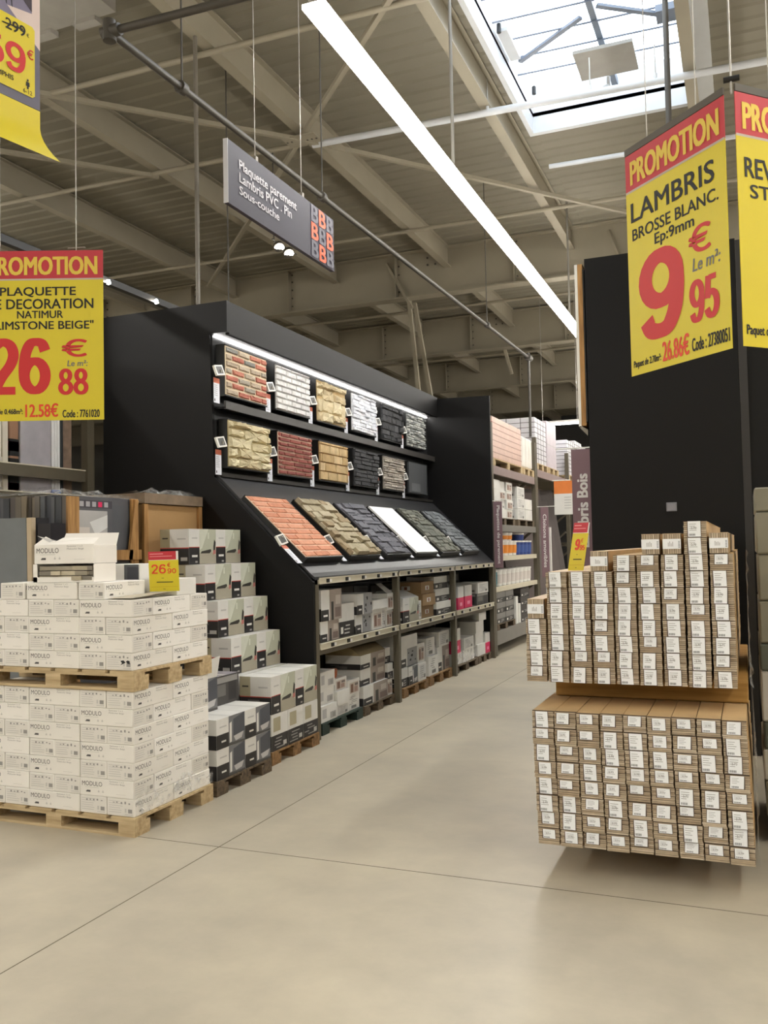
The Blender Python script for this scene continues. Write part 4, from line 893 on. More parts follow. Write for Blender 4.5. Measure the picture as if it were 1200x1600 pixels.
for i in range(3):
    o = MB().box(0, 0.34, 0, 0.22, 0, 0.52, M(222, 218, 210, 0.5)).build('insulation_roll', None, 0.03, (-3.66, 14.2 + i * 0.24, 2.813)); tag(o, 'white upright pack beside the pinkish bales, ' + ['nearest', 'middle', 'farthest'][i] + ' of three', 'pack', 'white upright packs on the rack')
yy = 15.2
for i, (L, h) in enumerate(((0.95, 0.80), (0.9, 0.86), (0.0, 0), (0.88, 0.72), (0.85, 0.8), (0.84, 0.76))):
    if L == 0: yy += 1.04; continue
    nm = ['first', 'second', '', 'third', 'fourth', 'fifth'][i]
    small_pallets(yy, yy + L, 2.86, 'pine pallet under the %s wrapped tile stack' % nm)
    load('pallet_load', '%s white tile stack in film on the second tall rack' % nm, -4.34, -3.33, yy + 0.03, yy + L - 0.03, 2.972, h, TILEW if i != 1 else M(200, 190, 196, 0.35, var=0.08), 9 if i != 1 else 2, TILEG if i != 1 else LGREY, 4 if i != 1 else 0)
    yy += L + 0.05
for i in range(3): 
    small_pallets(21.2 + i * 0.95, 22.1 + i * 0.95, 2.86, 'pine pallet under the %s far tile stack' % ORD[i]); load('pallet_load', '%s white tile stack on the most distant rack' % ORD[i], -4.34, -3.33, 21.23 + i * 0.95, 22.07 + i * 0.95, 2.972, 0.8, TILEW, 9, TILEG, 4)
# white cartons on the middle level
G = 'white cartons on the middle level of the first rack'
pallet(-4.3, -3.31, 12.35, 13.55, 1.86, 0.1, PALD, 'weathered pallet under the jumbled white cartons', 'pallets on the rack middle level'); pallet(-4.3, -3.31, 13.75, 14.9, 1.86, 0.1, PALD, 'weathered pallet under the neat white cartons', 'pallets on the rack middle level')
rnd = random.Random(3)
for r in range(4):
    for c in range(3):
        st = rnd.choice(['sketch', 'none', 'none', 'darkphoto', 'product'])
        box_thing('carton', 'pale carton of the jumbled stack on the rack, %s layer, %s' % (ORD[r], ['near end', 'middle', 'far end'][c]), G, -3.32 - rnd.uniform(0, 0.05), 12.38 + c * 0.39, 1.9615 + r * 0.138, 0.4, 0.36, 0.135, st if st != 'darkphoto' else 'product', 300 + r * 3 + c)
for r in range(3):
    for c in range(2):
        if r == 2 and c: continue
        box_thing('carton', 'white carton of the neat stack on the rack, %s layer, %s' % (ORD[r], ['near', 'far'][c]), G, -3.33, 13.8 + c * 0.53, 1.9615 + r * 0.175, 0.42, 0.5, 0.17, ['sketch', 'none'][c], 330 + r * 2 + c)
# buckets
ORB = M(226, 140, 52, 0.4); BLB = M(40, 62, 130, 0.4); TEAL = M(36, 122, 138, 0.4); LID = M(234, 232, 228, 0.4)
G = 'buckets on the rack shelves'
for i in range(8):
    z = 1.401; m = ORB if i < 4 else BLB; nm = 'white and orange' if i < 4 else 'blue'
    tub('adhesive_bucket', '%s bucket on the rack shelf, %s in its row from the near end' % (nm, ORD[i]), G, -3.46, 12.95 + i * 0.26, z, 0.115, 0.2, WHITE if i < 4 else BLB, LID, m if i < 4 else M(60, 84, 150, 0.4))
    if i in (1, 2, 5): tub('adhesive_bucket', '%s bucket stacked on the %s bucket of the shelf row' % (nm, ORD[i]), G, -3.46, 12.95 + i * 0.26, z + 0.2265, 0.11, 0.095, WHITE if i < 4 else BLB, LID, m)
for i in range(9):
    tub('plaster_bucket', ('teal' if i == 0 else 'white printed') + ' bucket on the lower rack shelf, %s from the near end' % ORD[i], G, -3.46, 12.5 + i * 0.27, 0.961, 0.12, 0.21, TEAL if i == 0 else WHITE, LID, TEAL if i == 0 else M(214, 206, 200))
# bottom level
G = 'boxes on the bottom level of the first rack'
pallet(-4.3, -3.31, 12.35, 13.4, 0.341, 0.09, PALD, 'small pallet on the bottom level of the first rack', 'pallets on the rack bottom level')
for r in range(3):
    for c in range(2):
        box_thing('tile_box', 'white and grey box at the foot of the first rack, %s layer, %s' % (ORD[r], ['near', 'far'][c]), G, -3.32, 12.38 + c * 0.5, 0.433 + r * 0.15, 0.5, 0.48, 0.148, 'halfblack', 400 + r * 2 + c, body=M(130, 128, 124))
box_thing('tile_box', 'slim white upright box at the foot of the first rack', G, -3.32, 13.5, 0.342, 0.2, 0.14, 0.42, 'none', 410); box_thing('tile_box', 'slim white upright box, shorter and farther, at the foot of the first rack', G, -3.32, 13.68, 0.342, 0.2, 0.12, 0.3, 'none', 411)
for r in range(4): box_thing('tile_box', 'black tray box at the foot of the first rack, %s layer' % ORD[r], G, -3.34, 13.9, 0.342 + r * 0.13, 0.5, 0.6, 0.125, 'halfblack', 420 + r, body=M(70, 66, 64))
# dark partition panels leaning in the second rack
for i, (y, hh) in enumerate(((15.5, 2.2), (16.1, 2.3), (16.8, 2.1), (17.3, 2.35))):
    b = MB(); b.bar((-3.5, y, 0.33), (-3.9, y + 0.3, 0.3 + hh), 0.9, 0.04, M(92 - i * 6, 80 - i * 5, 76 - i * 5, 0.6)); o = b.build('partition_panel'); tag(o, 'brown grey partition panel leaning in the second rack, %s along the aisle' % ORD[i], 'panel', 'partition panels in the second rack')
box_thing('stud_bundle', 'white upright profile pack with blue cap at the end of the first rack', None, -3.10, 15.2, 0.0, 0.1, 0.06, 1.85, 'none', 450, cat='profile')
# blade signs
PUR = M(134, 106, 112, 0.5, var=0.02); TW = M(236, 232, 228, 0.5, var=0.0)
def blade(x0, x1, y, z0, z1, txt, down, label, arm, tv):
    t = thing('blade_sign', label, 'sign', (x0, y, z0), 0, 'mauve upright aisle signs')
    w, h = x1 - x0, z1 - z0
    MB().box(0, w, 0, 0.012, 0, h, PUR).build('panel', t)
    b = MB(); o = V((0, -0.001, 0))
    if down: b.text(txt, V((w * 0.3, -0.001, h * tv[1])), V((0, 0, -h)), V((w, 0, 0)), 0, 0, tv[1] - tv[0], 0.46, TW, 0.04)
    else: b.text(txt, V((w * 0.74, -0.001, h * tv[0])), V((0, 0, h)), V((-w, 0, 0)), 0, 0, tv[1] - tv[0], 0.52, TW, 0.06)
    b.build('lettering', t)
    MB().tube((arm[0] - x0, 0.006, h + 0.012), (arm[1] - x0, 0.006, h + 0.012), 0.0055, WHITE).build('arm', t)
    return t
blade(-3.275, -3.155, 12.15, 1.24, 2.17, 'Plaquettes de parement', True, 'mauve upright sign reading Plaquettes de parement at the far display end', (-3.32, -3.15), (0.06, 0.94))
blade(-3.235, -3.105, 15.0635, 1.0, 2.19, 'Cloisons amovibles', True, 'mauve upright sign reading Cloisons amovibles on the second rack', (-3.45, -2.95), (0.14, 0.90))
# hanging poster on the second rack
t = thing('poster_sign', 'orange and white poster hanging from the second rack beam', 'poster', (-3.26, 16.4, 2.1), 0)
b = MB(); b.box(0, 0.62, 0, 0.006, 0, 0.62, WHITE); b.build('sheet', t)
b = MB(); b.rect((0, -0.001, 0), (0.62, 0, 0), (0, 0, 0.62), 0, 0.62, 1, 1, M(226, 130, 60), 0.0); 
for i in range(5): b.rect((0, -0.001, 0), (0.62, 0, 0), (0, 0, 0.62), 0.3, 0.5 - i * 0.08, 0.5, 0.52 - i * 0.08, LGREY, 0.001); b.rect((0, -0.001, 0), (0.62, 0, 0), (0, 0, 0.62), 0.58, 0.5 - i * 0.08, 0.8, 0.52 - i * 0.08, LGREY, 0.001)
b.build('print', t)
MB().tube((-0.03, 0.003, 0.63), (0.3, 0.003, 0.63), 0.01, WHITE).build('arm', t)
# strip light far down the aisle, hung across it
t = thing('linear_lamp', 'short bright strip lamp hanging across the far end of the aisle', 'lamp', (-3.87, 18.0, 3.98))
MB().box(0, 0.9, -0.05, 0.05, 0.04, 0.08, WHITE).build('housing', t); MB().box(0.0, 0.9, -0.04, 0.04, 0, 0.04, EM('far_tube', (0.95, 0.96, 1.0), 12)).build('diffuser', t)
for x in (0.1, 0.8): MB().tube((x, 0, 0.08), (x, 0, 3.05), 0.006, WIRE, 6).build('hanger_rod', t)
t = thing('shop_sign', 'white sign with a pink band hanging far down the aisle', 'sign', (-4.2, 25.9, 3.45))
MB().box(0, 2.2, 0, 0.03, 0, 0.55, WHITE).build('panel', t); MB().box(0.3, 2.2, -0.003, 0, 0.1, 0.4, M(222, 60, 160)).build('band', t)
for x in (0.3, 1.9): MB().tube((x, 0.015, 0.55), (x, 0.015, 3.58), 0.006, WIRE, 6).build('wire', t)
# ------------------------------------------------------------------ panelling packs on the right
PKW, PKH, PKD = 0.1055, 0.0775, 2.45
PLK = [M(192, 174, 148, 0.35, var=0.12, scale=30), M(182, 164, 138, 0.35, var=0.12, scale=30), M(206, 190, 166, 0.35, var=0.1, scale=30), M(172, 152, 126, 0.35, var=0.12, scale=30)]
PLT = M(192, 162, 118, 0.5, var=0.12, scale=5)
GRV = M(84, 68, 52, 0.8, var=0.0)
LABW = M(243, 245, 246, 0.5, var=0.02); LABD = M(86, 88, 92, 0.6, var=0.0)
def make_pack(seed, rot=False):
    rnd = random.Random(seed); t = thing('panelling_pack', 'x', 'plank pack')
    W_, H_ = (PKW - 0.003, PKH - 0.0015)
    if rot: W_, H_ = 0.082, 0.098
    b = MB(); n = 8
    b.box(0.002, W_ - 0.002, 0.012, PKD, 0.001, H_ - 0.001, PLT)
    if not rot:
        ph = H_ / n
        for i in range(n):
            f = rnd.uniform(-0.004, 0.004); m = rnd.choice(PLK); z0 = i * ph
            b.box(rnd.uniform(0, 0.003), W_ - rnd.uniform(0, 0.003), f, 0.02, z0 + 0.0006, z0 + ph - 0.0014, m)
            b.box(0.001, W_ - 0.001, f + 0.004, 0.02, z0 + ph - 0.0014, z0 + ph + 0.0006, GRV)
        b.box(0, W_, 0.02, PKD, H_ - 0.002, H_, PLT)
    else:
        ph = W_ / n
        for i in range(n):
            f = rnd.uniform(-0.004, 0.004); b.box(i * ph + 0.0006, i * ph + ph - 0.0014, f, 0.02, 0.002, H_ - 0.002, rnd.choice(PLK)); b.box(i * ph + ph - 0.0014, i * ph + ph + 0.0006, f + 0.004, 0.02, 0.003, H_ - 0.003, GRV)
        b.box(0, W_, 0.0, PKD, H_ - 0.002, H_, M(206, 180, 148, 0.6))
    b.build('planks', t)
    b = MB(); o = V((0, -0.006, 0)); u = V((W_, 0, 0)); v = V((0, 0, H_))
    if not rot:
        full = seed <= 14 and seed % 5 != 0; x0 = rnd.uniform(0.12, 0.24); x1 = x0 + 0.55; 
        y0, y1 = (rnd.uniform(0.0, 0.05), 1.0) if full else (rnd.uniform(0.25, 0.5), rnd.uniform(0.94, 1.0))
        sk = rnd.uniform(-0.03, 0.03)
        b.pol(o, u, v, [(x0 - 0.03, y0 - 0.03), (x1 + 0.03, y0 - 0.03), (x1 + 0.03, y1), (x0 - 0.03, y1)], M(96, 82, 74, 0.5), -0.0002)
        b.pol(o, u, v, [(x0 + sk, y0), (x1 + sk, y0), (x1, y1), (x0, y1)], LABW, 0.0006)
        h = y1 - y0
        for k in range(4): b.rect(o, u, v, x0 + 0.06, y1 - h * (0.2 + k * 0.13), x0 + rnd.uniform(0.25, 0.42), y1 - h * (0.17 + k * 0.13), MGREY, 0.001)
        if rnd.random() < 0.75: b.text('2.70', o, u, v, x0 + 0.14, y1 - h * 0.5, x0 + 0.36, y1 - h * 0.36, GREYT, d=0.0012)
        for k in range(8): b.rect(o, u, v, x0 + 0.05 + k * 0.035, y0 + h * 0.06, x0 + 0.05 + k * 0.035 + 0.018, y0 + h * 0.2, LABD, 0.001)
    else:
        b.rect(o, u, v, 0.0, 0.26, 1.0, 0.74, LABW, 0.0006)
        for k in range(4): b.rect(o, u, v, 0.3 + k * 0.08, 0.38, 0.33 + k * 0.08, rnd.uniform(0.5, 0.66), MGREY, 0.001)
        for k in range(5): b.rect(o, u, v, 0.86, 0.32 + k * 0.07, 0.95, 0.35 + k * 0.07, LABD, 0.001)
    b.build('paper_label', t)
    return t
PP = [make_pack(i + 1) for i in range(14)]; PL = [make_pack(20 + i) for i in range(8)] + PP[:6]; PR = [make_pack(60 + i, True) for i in range(3)]
rp = random.Random(21)
def col_name(c, n=9): return ORD[c] + ' from the left'
GL = 'plank packs of the lower stack'; GU = 'plank packs of the upper stack'
LX0, LY0, LZ0 = -0.972, 4.20, 0.145
for r in range(8):
    for c in range(9):
        dup(rp.choice(PL), (LX0 + c * PKW + rp.uniform(-0.001, 0.001) + (7 - r) * 0.0025, LY0 + rp.uniform(-0.006, 0.012), LZ0 + r * PKH), 0, 'beige plank pack in the lower stack, %s, %s' % ('bottom row' if r == 0 else ('top row' if r == 7 else '%s row up' % ORD[r]), col_name(c)), GL)
UX0, UY0, UZ0 = -1.036, 4.40, 0.873
CW9 = 0.1095
heights = [4, 7, 7, 7, 8, 8, 8, 10, 8]
for c, n in enumerate(heights):
    for r in range(n):
        dup(rp.choice(PP), (UX0 + c * CW9 + rp.uniform(-0.001, 0.001) - r * 0.0002, UY0 + rp.uniform(-0.006, 0.014), UZ0 + r * PKH), 0, 'beige plank pack in the upper stack, %s, %s' % ('bottom row' if r == 0 else '%s row up' % ORD[r], col_name(c)), GU)
for k, (c, r, dx, nm) in enumerate(((0, 4, 0.012, 'on its edge, far left'), (3, 7, 0.0, 'on its edge, fourth column'), (6, 8, -0.085, 'on its edge near the top, left one'), (6, 8, 0.012, 'on its edge near the top, right one'), (8, 8, -0.0, 'on its edge, top right corner'))):
    dup(PR[k % 3], (UX0 + c * CW9 + dx, UY0 + 0.004, UZ0 + r * PKH + 0.0005), 0, 'beige plank pack lying ' + nm + ' of the upper stack', GU)
for p in PP + PL[:8] + PR: kill(p)
# spacer between the stacks, and the bearers below
AMB = wood_mat('amber_board', (150, 112, 52), (176, 136, 70), axis=0)
o = MB().box(0, 0.93, 0, 1.7, 0, 0.1005, AMB).build('spacer_box', None, 0.004, (-0.945, 4.66, LZ0 + 8 * PKH + 0.002)); tag(o, 'amber wooden spacer between the two stacks of plank packs', 'spacer')
pallet(-0.93, -0.03, 4.75, 6.5, 0.0, 0.142, PALD, 'dark pallet set back under the lower stack of plank packs')
# crumpled film down the right side of the stacks
rnd = random.Random(12)
for (x, y, z0, z1, nm) in ((-0.002, LY0 + 0.01, LZ0, LZ0 + 8 * PKH, 'lower'), (-0.012, UY0 + 0.01, UZ0, UZ0 + 8 * PKH, 'upper')):
    b = MB(); n = 24; vs = []
    for i in range(n + 1):
        z = z0 + (z1 - z0) * i / n; w = rnd.uniform(0, 0.022) if i % 3 == 0 else rnd.uniform(0, 0.006)
        vs += [(x + 0.004 + w, y - 0.01, z), (x + 0.006 + w * 0.5, y + 0.25, z + 0.01), (x + 0.004, y + 2.3, z)]
    fs = []
    for i in range(n): fs += [(3 * i, 3 * i + 1, 3 * i + 4, 3 * i + 3), (3 * i + 1, 3 * i + 2, 3 * i + 5, 3 * i + 4)]
    b.poly(vs, fs, FILM, True); tag(b.build('stretch_film'), 'crumpled clear film down the right side of the %s plank stack' % nm, 'plastic film')

# ------------------------------------------------------------------ black end panels on the right
t = thing('end_panel_unit', 'large black end panel behind the plank packs', 'display panel', (-0.55, 7.0, 0))
MB().box(-0.555, 0.545, 0, 0.04, 0, 3.785, BLACK).build('panel', t); MB().box(-0.555, -0.545, 0.045, 5.0, 0, 3.785, BLACK).build('side_panel', t)
MB().box(0.5455, 0.6, -0.005, 0.04, 0, 3.77, M(38, 36, 34, 0.5)).build('edge_post', t)
MB().box(0.6, 0.80, 0.02, 0.06, 0, 3.6, BLACK).build('narrow_panel', t)
t = thing('wall_switch', 'small grey blank switch plate on the black end panel', 'switch plate', (-0.51, 6.998, 1.815))
MB().box(-0.038, 0.038, -0.012, 0, -0.034, 0.034, M(120, 120, 126, 0.5)).build('plate', t, 0.003); MB().box(-0.03, 0.03, -0.014, -0.0125, -0.026, 0.026, M(132, 132, 138, 0.5)).build('insert', t)
t = thing('sample_board', 'tall sample board with white face and wooden edge on the black end panel side', 'sample board', (-1.115, 7.02, 2.475))
MB().box(-0.072, -0.05, 0.0, 1.0, 0.0, 1.28, M(222, 220, 212, 0.5)).build('white_face', t); MB().box(-0.049, -0.012, 0.0, 1.0, 0.0, 1.28, CRATEW).build('wooden_edge', t); MB().box(-0.03, -0.001, 0.002, 1.0, 0.03, 1.24, DARKFRAME).build('backing', t)
MB().prism([(-0.065, -0.012), (-0.002, -0.08), (-0.002, -0.03), (-0.05, -0.002)], 'y', 0.0, 1.0, STEEL).build('ledge', t)
# far right: wrapped stack, bright goods behind
WRG = M(126, 122, 106, 0.35, var=0.08, scale=6)
t = thing('pallet_load', 'grey green film wrapped cartons stacked at the right edge of the photo', 'pallet load', (0.05, 5.0, 0.0))
z = 0.12
for i, (h, m) in enumerate(((0.2, WRG), (0.16, M(168, 164, 152, 0.35)), (0.14, M(76, 80, 70, 0.4)), (0.26, M(176, 172, 162, 0.35)), (0.14, M(80, 84, 74, 0.4)), (0.22, WRG), (0.24, WRG), (0.22, WRG), (0.13, WRG))):
    r_ = random.Random(i); MB().box(r_.uniform(-0.006, 0.004), 0.8, r_.uniform(0, 0.01), 0.8, z, z + h - 0.004, m).build('wrapped_carton', t, 0.008); z += h
for i in range(3): MB().box(0.02 + i * 0.33, 0.12 + i * 0.33, 0, 0.78, 0, 0.118, PALD).build('bearer', t)
t = thing('wrapped_load', 'bright white wrapped load at the right edge behind the black panels', 'pallet load', (0.33, 9.0, 0.0))
MB().box(0, 1.2, 0, 0.3, 0, 3.6, M(240, 240, 240, 0.3)).build('panel_pack', t); MB().box(-0.002, 0.2, -0.002, 0, 2.2, 2.32, PINK).build('pink_label', t)
# right hand racks behind the end panel and their blade signs
blade(-1.365, -1.185, 7.65, 1.05, 2.36, 'Lambris Bois', False, 'large mauve upright sign reading Lambris Bois behind the yellow price card', (-1.5, -1.1045), (0.36, 0.84))
blade(-1.27, -1.16, 9.6, 0.9, 2.05, 'Lambris PVC', False, 'narrow mauve upright sign partly hidden beside the black end panel', (-1.36, -1.1045), (0.2, 0.9))

# ------------------------------------------------------------------ yellow promotion signs
ORT = M(222, 66, 30, 0.5, var=0.0)
def promo(name, label, origin, u, W_, H_, lines, yellow=YEL):
    """origin: bottom left corner; u: direction of the width seen from the front"""
    u = V(u).normalized(); v = V((0, 0, 1)); n = u.cross(v)
    t = thing(name, label, 'promotion sign', origin, 0, 'yellow promotion signs hanging from the roof')
    U = u * W_; VV = v * H_; O = V((0, 0, 0))
    b = MB(); q = [O, O + U, O + U + VV * 0.83, O + VV * 0.83]; q2 = [p - n * 0.003 for p in q]
    b.poly(q + q2, [(0, 1, 2, 3), (7, 6, 5, 4), (0, 4, 5, 1), (1, 5, 6, 2), (2, 6, 7, 3), (3, 7, 4, 0)], yellow); b.build('price_sheet', t)
    b = MB(); q = [O + VV * 0.83, O + U + VV * 0.83, O + U + VV, O + VV]; q2 = [p - n * 0.003 for p in q]
    b.poly(q + q2, [(0, 1, 2, 3), (7, 6, 5, 4), (0, 4, 5, 1), (1, 5, 6, 2), (2, 6, 7, 3), (3, 7, 4, 0)], REDH)
    b.rect(O, U, VV, 0, 0.825, 1, 0.835, M(190, 176, 160), 0.0008); h = b.build('header', t)
    b = MB(); b.text('PROMOTION', O, U, VV, 0.055, 0.855, 0.955, 0.965, M(226, 194, 70, 0.5, var=0.0), 0.05, d=0.0016); b.build('header_lettering', h)
    b = MB()
    for txt, x0, y0, x1, y1, m, bold, sh in lines:
        if txt.isdigit(): b.digits(txt, O, U, VV, x0, y0, x1, y1, m, 0.20 if len(txt) == 1 else (0.165 if y1 - y0 > 0.25 else 0.15), d=0.0012)
        else: b.text(txt, O, U, VV, x0, y0, x1, y1, m, max(bold, 0.03), sh, d=0.0012)
    b.build('lettering', t)
    return t, U, VV
ra = Vector((0.42, -0.42, 0)).normalized()
t, U, VV = promo('promotion_sign', 'yellow hanging sign reading PROMOTION LAMBRIS 9 euro 95', (-0.455, 4.135, 2.303), (0.425, -0.42, 0), 0.605, 1.008, [
    ('LAMBRIS', 0.05, 0.685, 0.90, 0.775, BLK, 0.0, 0.0), ('BROSSE BLANC.', 0.06, 0.602, 0.93, 0.655, BLK, 0.0, 0), ('Ep:9mm', 0.30, 0.528, 0.70, 0.592, BLK, 0.0, 0.0),
    ('9', 0.13, 0.13, 0.575, 0.52, REDT, 0.05, 0), ('€', 0.64, 0.425, 0.85, 0.54, REDT, 0.01, 0), ('Le m²:', 0.67, 0.355, 0.93, 0.41, GREYT, 0, 0.15), ('95', 0.64, 0.14, 0.90, 0.325, REDT, 0.012, 0),
    ('Paquet de 2.70m²:', 0.03, 0.025, 0.33, 0.065, BLK, 0, 0.1), ('26.86€', 0.345, 0.025, 0.615, 0.115, ORT, 0.01, 0), ('Code : 27380051', 0.64, 0.03, 0.985, 0.085, BLK, 0, 0.0)])
b = MB(); b.bar(VV + V((0, 0.008, 0.02)), U + VV + V((0, 0.008, 0.02)), 0.008, 0.03, M(84, 78, 68)); b.build('top_bar', t)
for f in (0.25, 0.75): b = MB(); p = U * f + VV + V((0, 0.008, 0.03)); b.tube(p, p + V((0, 0, 3.7)), 0.0025, WIRE, 5); b.build('wire', t)
t, U2, VV2 = promo('promotion_sign', 'yellow hanging sign at the right photo edge reading PROMOTION REVE', (0.017, 3.712, 2.308), (0.42, 0.42, 0), 0.605, 1.012, [
    ('REVETEMENT', 0.06, 0.665, 0.95, 0.745, BLK, 0.0, 0), ('STRATIFIE', 0.10, 0.585, 0.86, 0.64, BLK, 0, 0), ('9', 0.26, 0.19, 0.62, 0.52, ORT, 0.05, 0), ('€', 0.68, 0.425, 0.88, 0.54, ORT, 0.01, 0), ('95', 0.66, 0.14, 0.92, 0.325, ORT, 0.012, 0), ('Paquet de', 0.03, 0.035, 0.25, 0.085, BLK, 0, 0)], M(214, 194, 10, 0.45, var=0.02))
b = MB(); b.bar(VV2 + V((0, 0.008, 0.02)), U2 + VV2 + V((0, 0.008, 0.02)), 0.008, 0.03, M(84, 78, 68)); b.build('top_bar', t)
b = MB(); b.tube(VV2 + V((-0.012, 0.02, 0.0)), VV2 + V((-0.012, 0.02, 3.7)), 0.004, WIRE, 6); b.tube(VV2 + V((-0.04, 0.02, 0.06)), VV2 + V((0.02, 0.02, 0.06)), 0.012, DARKFRAME, 6); b.build('wire', t)
for f in (0.3, 0.7): b = MB(); p = U2 * f + VV2 + V((0, 0.008, 0.03)); b.tube(p, p + V((0, 0, 3.7)), 0.0025, WIRE, 5); b.build('wire', t)
t, U, VV = promo('promotion_sign', 'yellow hanging sign reading PROMOTION PLAQUETTE 26 euro 88', (-4.085, 3.885, 2.33), (0.70, 0.30, 0), 0.705, 1.0, [
    ('PLAQUETTE', 0.15, 0.725, 0.775, 0.785, BLK, 0.0, 0), ('DE DECORATION', 0.03, 0.655, 0.92, 0.715, BLK, 0.0, 0), ('NATIMUR', 0.29, 0.60, 0.67, 0.645, BLK, 0.0, 0), ('"SLIMSTONE BEIGE"', 0.03, 0.535, 0.92, 0.585, BLK, 0, 0),
    ('26', 0.06, 0.148, 0.55, 0.49, REDT, 0.03, 0), ('€', 0.655, 0.37, 0.865, 0.475, REDT, 0.01, 0), ('Le m²:', 0.70, 0.315, 0.87, 0.35, GREYT, 0, 0.15), ('88', 0.63, 0.145, 0.87, 0.305, REDT, 0.012, 0),
    ('Paquet de 0.468m²:', 0.0, 0.03, 0.335, 0.07, BLK, 0, 0.05), ('12.58€', 0.355, 0.02, 0.625, 0.10, ORT, 0.01, 0), ('Code : 7761020', 0.66, 0.015, 0.965, 0.06, BLK, 0, 0.0)])
b = MB(); p = U * 0.78 + VV; b.tube(p, p + V((0, 0, 3.7)), 0.003, WIRE, 5); b.bar(p + V((-0.06, 0, 0.02)), p + V((0.04, 0.03, 0.02)), 0.01, 0.008, STEEL); b.build('wire', t)
b = MB(); p = U * 0.15 + VV; b.tube(p, p + V((0, 0, 3.7)), 0.003, WIRE, 5); b.build('wire', t)
# banner at the top left corner
t = thing('hanging_banner', 'tall banner with a struck 299 price and curled yellow foot at the top left', 'banner', (0, 0, 0))
O = V((-2.08, 2.218, 0)); u = V((0.174, 0.985, 0)); v = V((0, 0, 1)); nn = u.cross(v)
t.location = O + V((0, 0, 2.84)); O0 = V((0, 0, -2.84))
LAV = M(122, 116, 140, 0.5, var=0.03); GRYB = M(98, 96, 112, 0.5, var=0.02); SKIN = M(214, 196, 190, 0.5)
b = MB(); q = [O0 + u * s + v * z for s, z in ((-0.6, 2.985), (0, 2.993), (0, 3.9), (-0.6, 3.9))]; q2 = [p - nn * 0.002 for p in q]
b.poly(q + q2, [(0, 1, 2, 3), (7, 6, 5, 4), (0, 4, 5, 1), (1, 5, 6, 2), (2, 6, 7, 3), (3, 7, 4, 0)], GRYB); b.build('sheet', t)
b = MB(); P = lambda pts, m, d: b.pol(O0, u, v, pts, m, d)
P([(-0.6, 3.2), (0, 3.2), (0, 3.9), (-0.6, 3.9)], LAV, 0.0006); P([(-0.12, 3.285), (0, 3.19), (0, 3.9), (-0.03, 3.9), (-0.03, 3.3)], SKIN, 0.001)
P([(-0.1, 3.36), (-0.03, 3.305), (-0.03, 3.9), (-0.1, 3.9)], M(64, 56, 66), 0.0014)
P([(-0.12, 3.345), (-0.07, 3.33), (-0.06, 3.36), (-0.12, 3.4)], M(232, 110, 50), 0.0018)
for s in (-0.125, -0.105): P([(s, 3.29), (s + 0.004, 3.285), (s - 0.004, 3.37), (s - 0.008, 3.37)], BLK, 0.002)
b.build('picture', t)
b = MB(); b.pol(O0, u, v, [(-0.32, 3.022), (-0.03, 3.022), (-0.021, 3.03), (-0.021, 3.247), (-0.03, 3.256), (-0.32, 3.256)], YEL, 0.0025); lb = b.build('price_label', t)
b = MB(); b.text('299', O0, u, v, -0.128, 3.207, -0.056, 3.242, BLK, 0.02, 0, d=0.004); b.text('€', O0, u, v, -0.052, 3.213, -0.042, 3.226, BLK, 0, 0, d=0.004)
b.pol(O0, u, v, [(-0.14, 3.218), (-0.065, 3.228), (-0.065, 3.232), (-0.14, 3.222)], BLK, 0.0045)
b.digits('59', O0, u, v, -0.205, 3.078, -0.056, 3.176, REDT, 0.17, d=0.004); b.text('€', O0, u, v, -0.05, 3.145, -0.027, 3.176, REDT, 0.01, 0, d=0.004)
b.text('MEMPHIS', O0, u, v, -0.185, 3.048, -0.10, 3.064, BLK, 0.01, 0, d=0.004); b.text('6-12', O0, u, v, -0.065, 3.027, -0.032, 3.041, BLK, 0, 0, d=0.004)
b.pol(O0, u, v, [(-0.055, 3.052), (-0.054, 3.066), (-0.042, 3.066), (-0.041, 3.052), (-0.045, 3.052), (-0.045, 3.043), (-0.051, 3.043), (-0.051, 3.052)], BLK, 0.004); b.pol(O0, u, v, [(-0.051, 3.068), (-0.045, 3.068), (-0.045, 3.075), (-0.051, 3.075)], BLK, 0.004)
b.build('lettering', lb)
b = MB(); vs = []; n = 8
for i in range(n + 1):
    f = i / n; z = 2.99 - 0.155 * f; k = max(0, f - 0.35) / 0.65
    for s in (-0.6, -0.3, -0.15, -0.06, 0.0): vs.append(O0 + u * (s + (0.055 * k * k if s == 0.0 else 0.02 * k * k if s == -0.06 else 0)) + v * z + nn * (0.03 * k * k))
b.poly(vs, [(5 * i + j, 5 * (i + 1) + j, 5 * (i + 1) + j + 1, 5 * i + j + 1) for i in range(n) for j in range(4)], YEL, True); b.build('curled_foot', t)
for s in (-0.5, -0.08): b = MB(); b.tube(O0 + u * s + v * 3.9, O0 + u * s + v * 7.02, 0.003, WIRE, 5); b.build('wire', t)
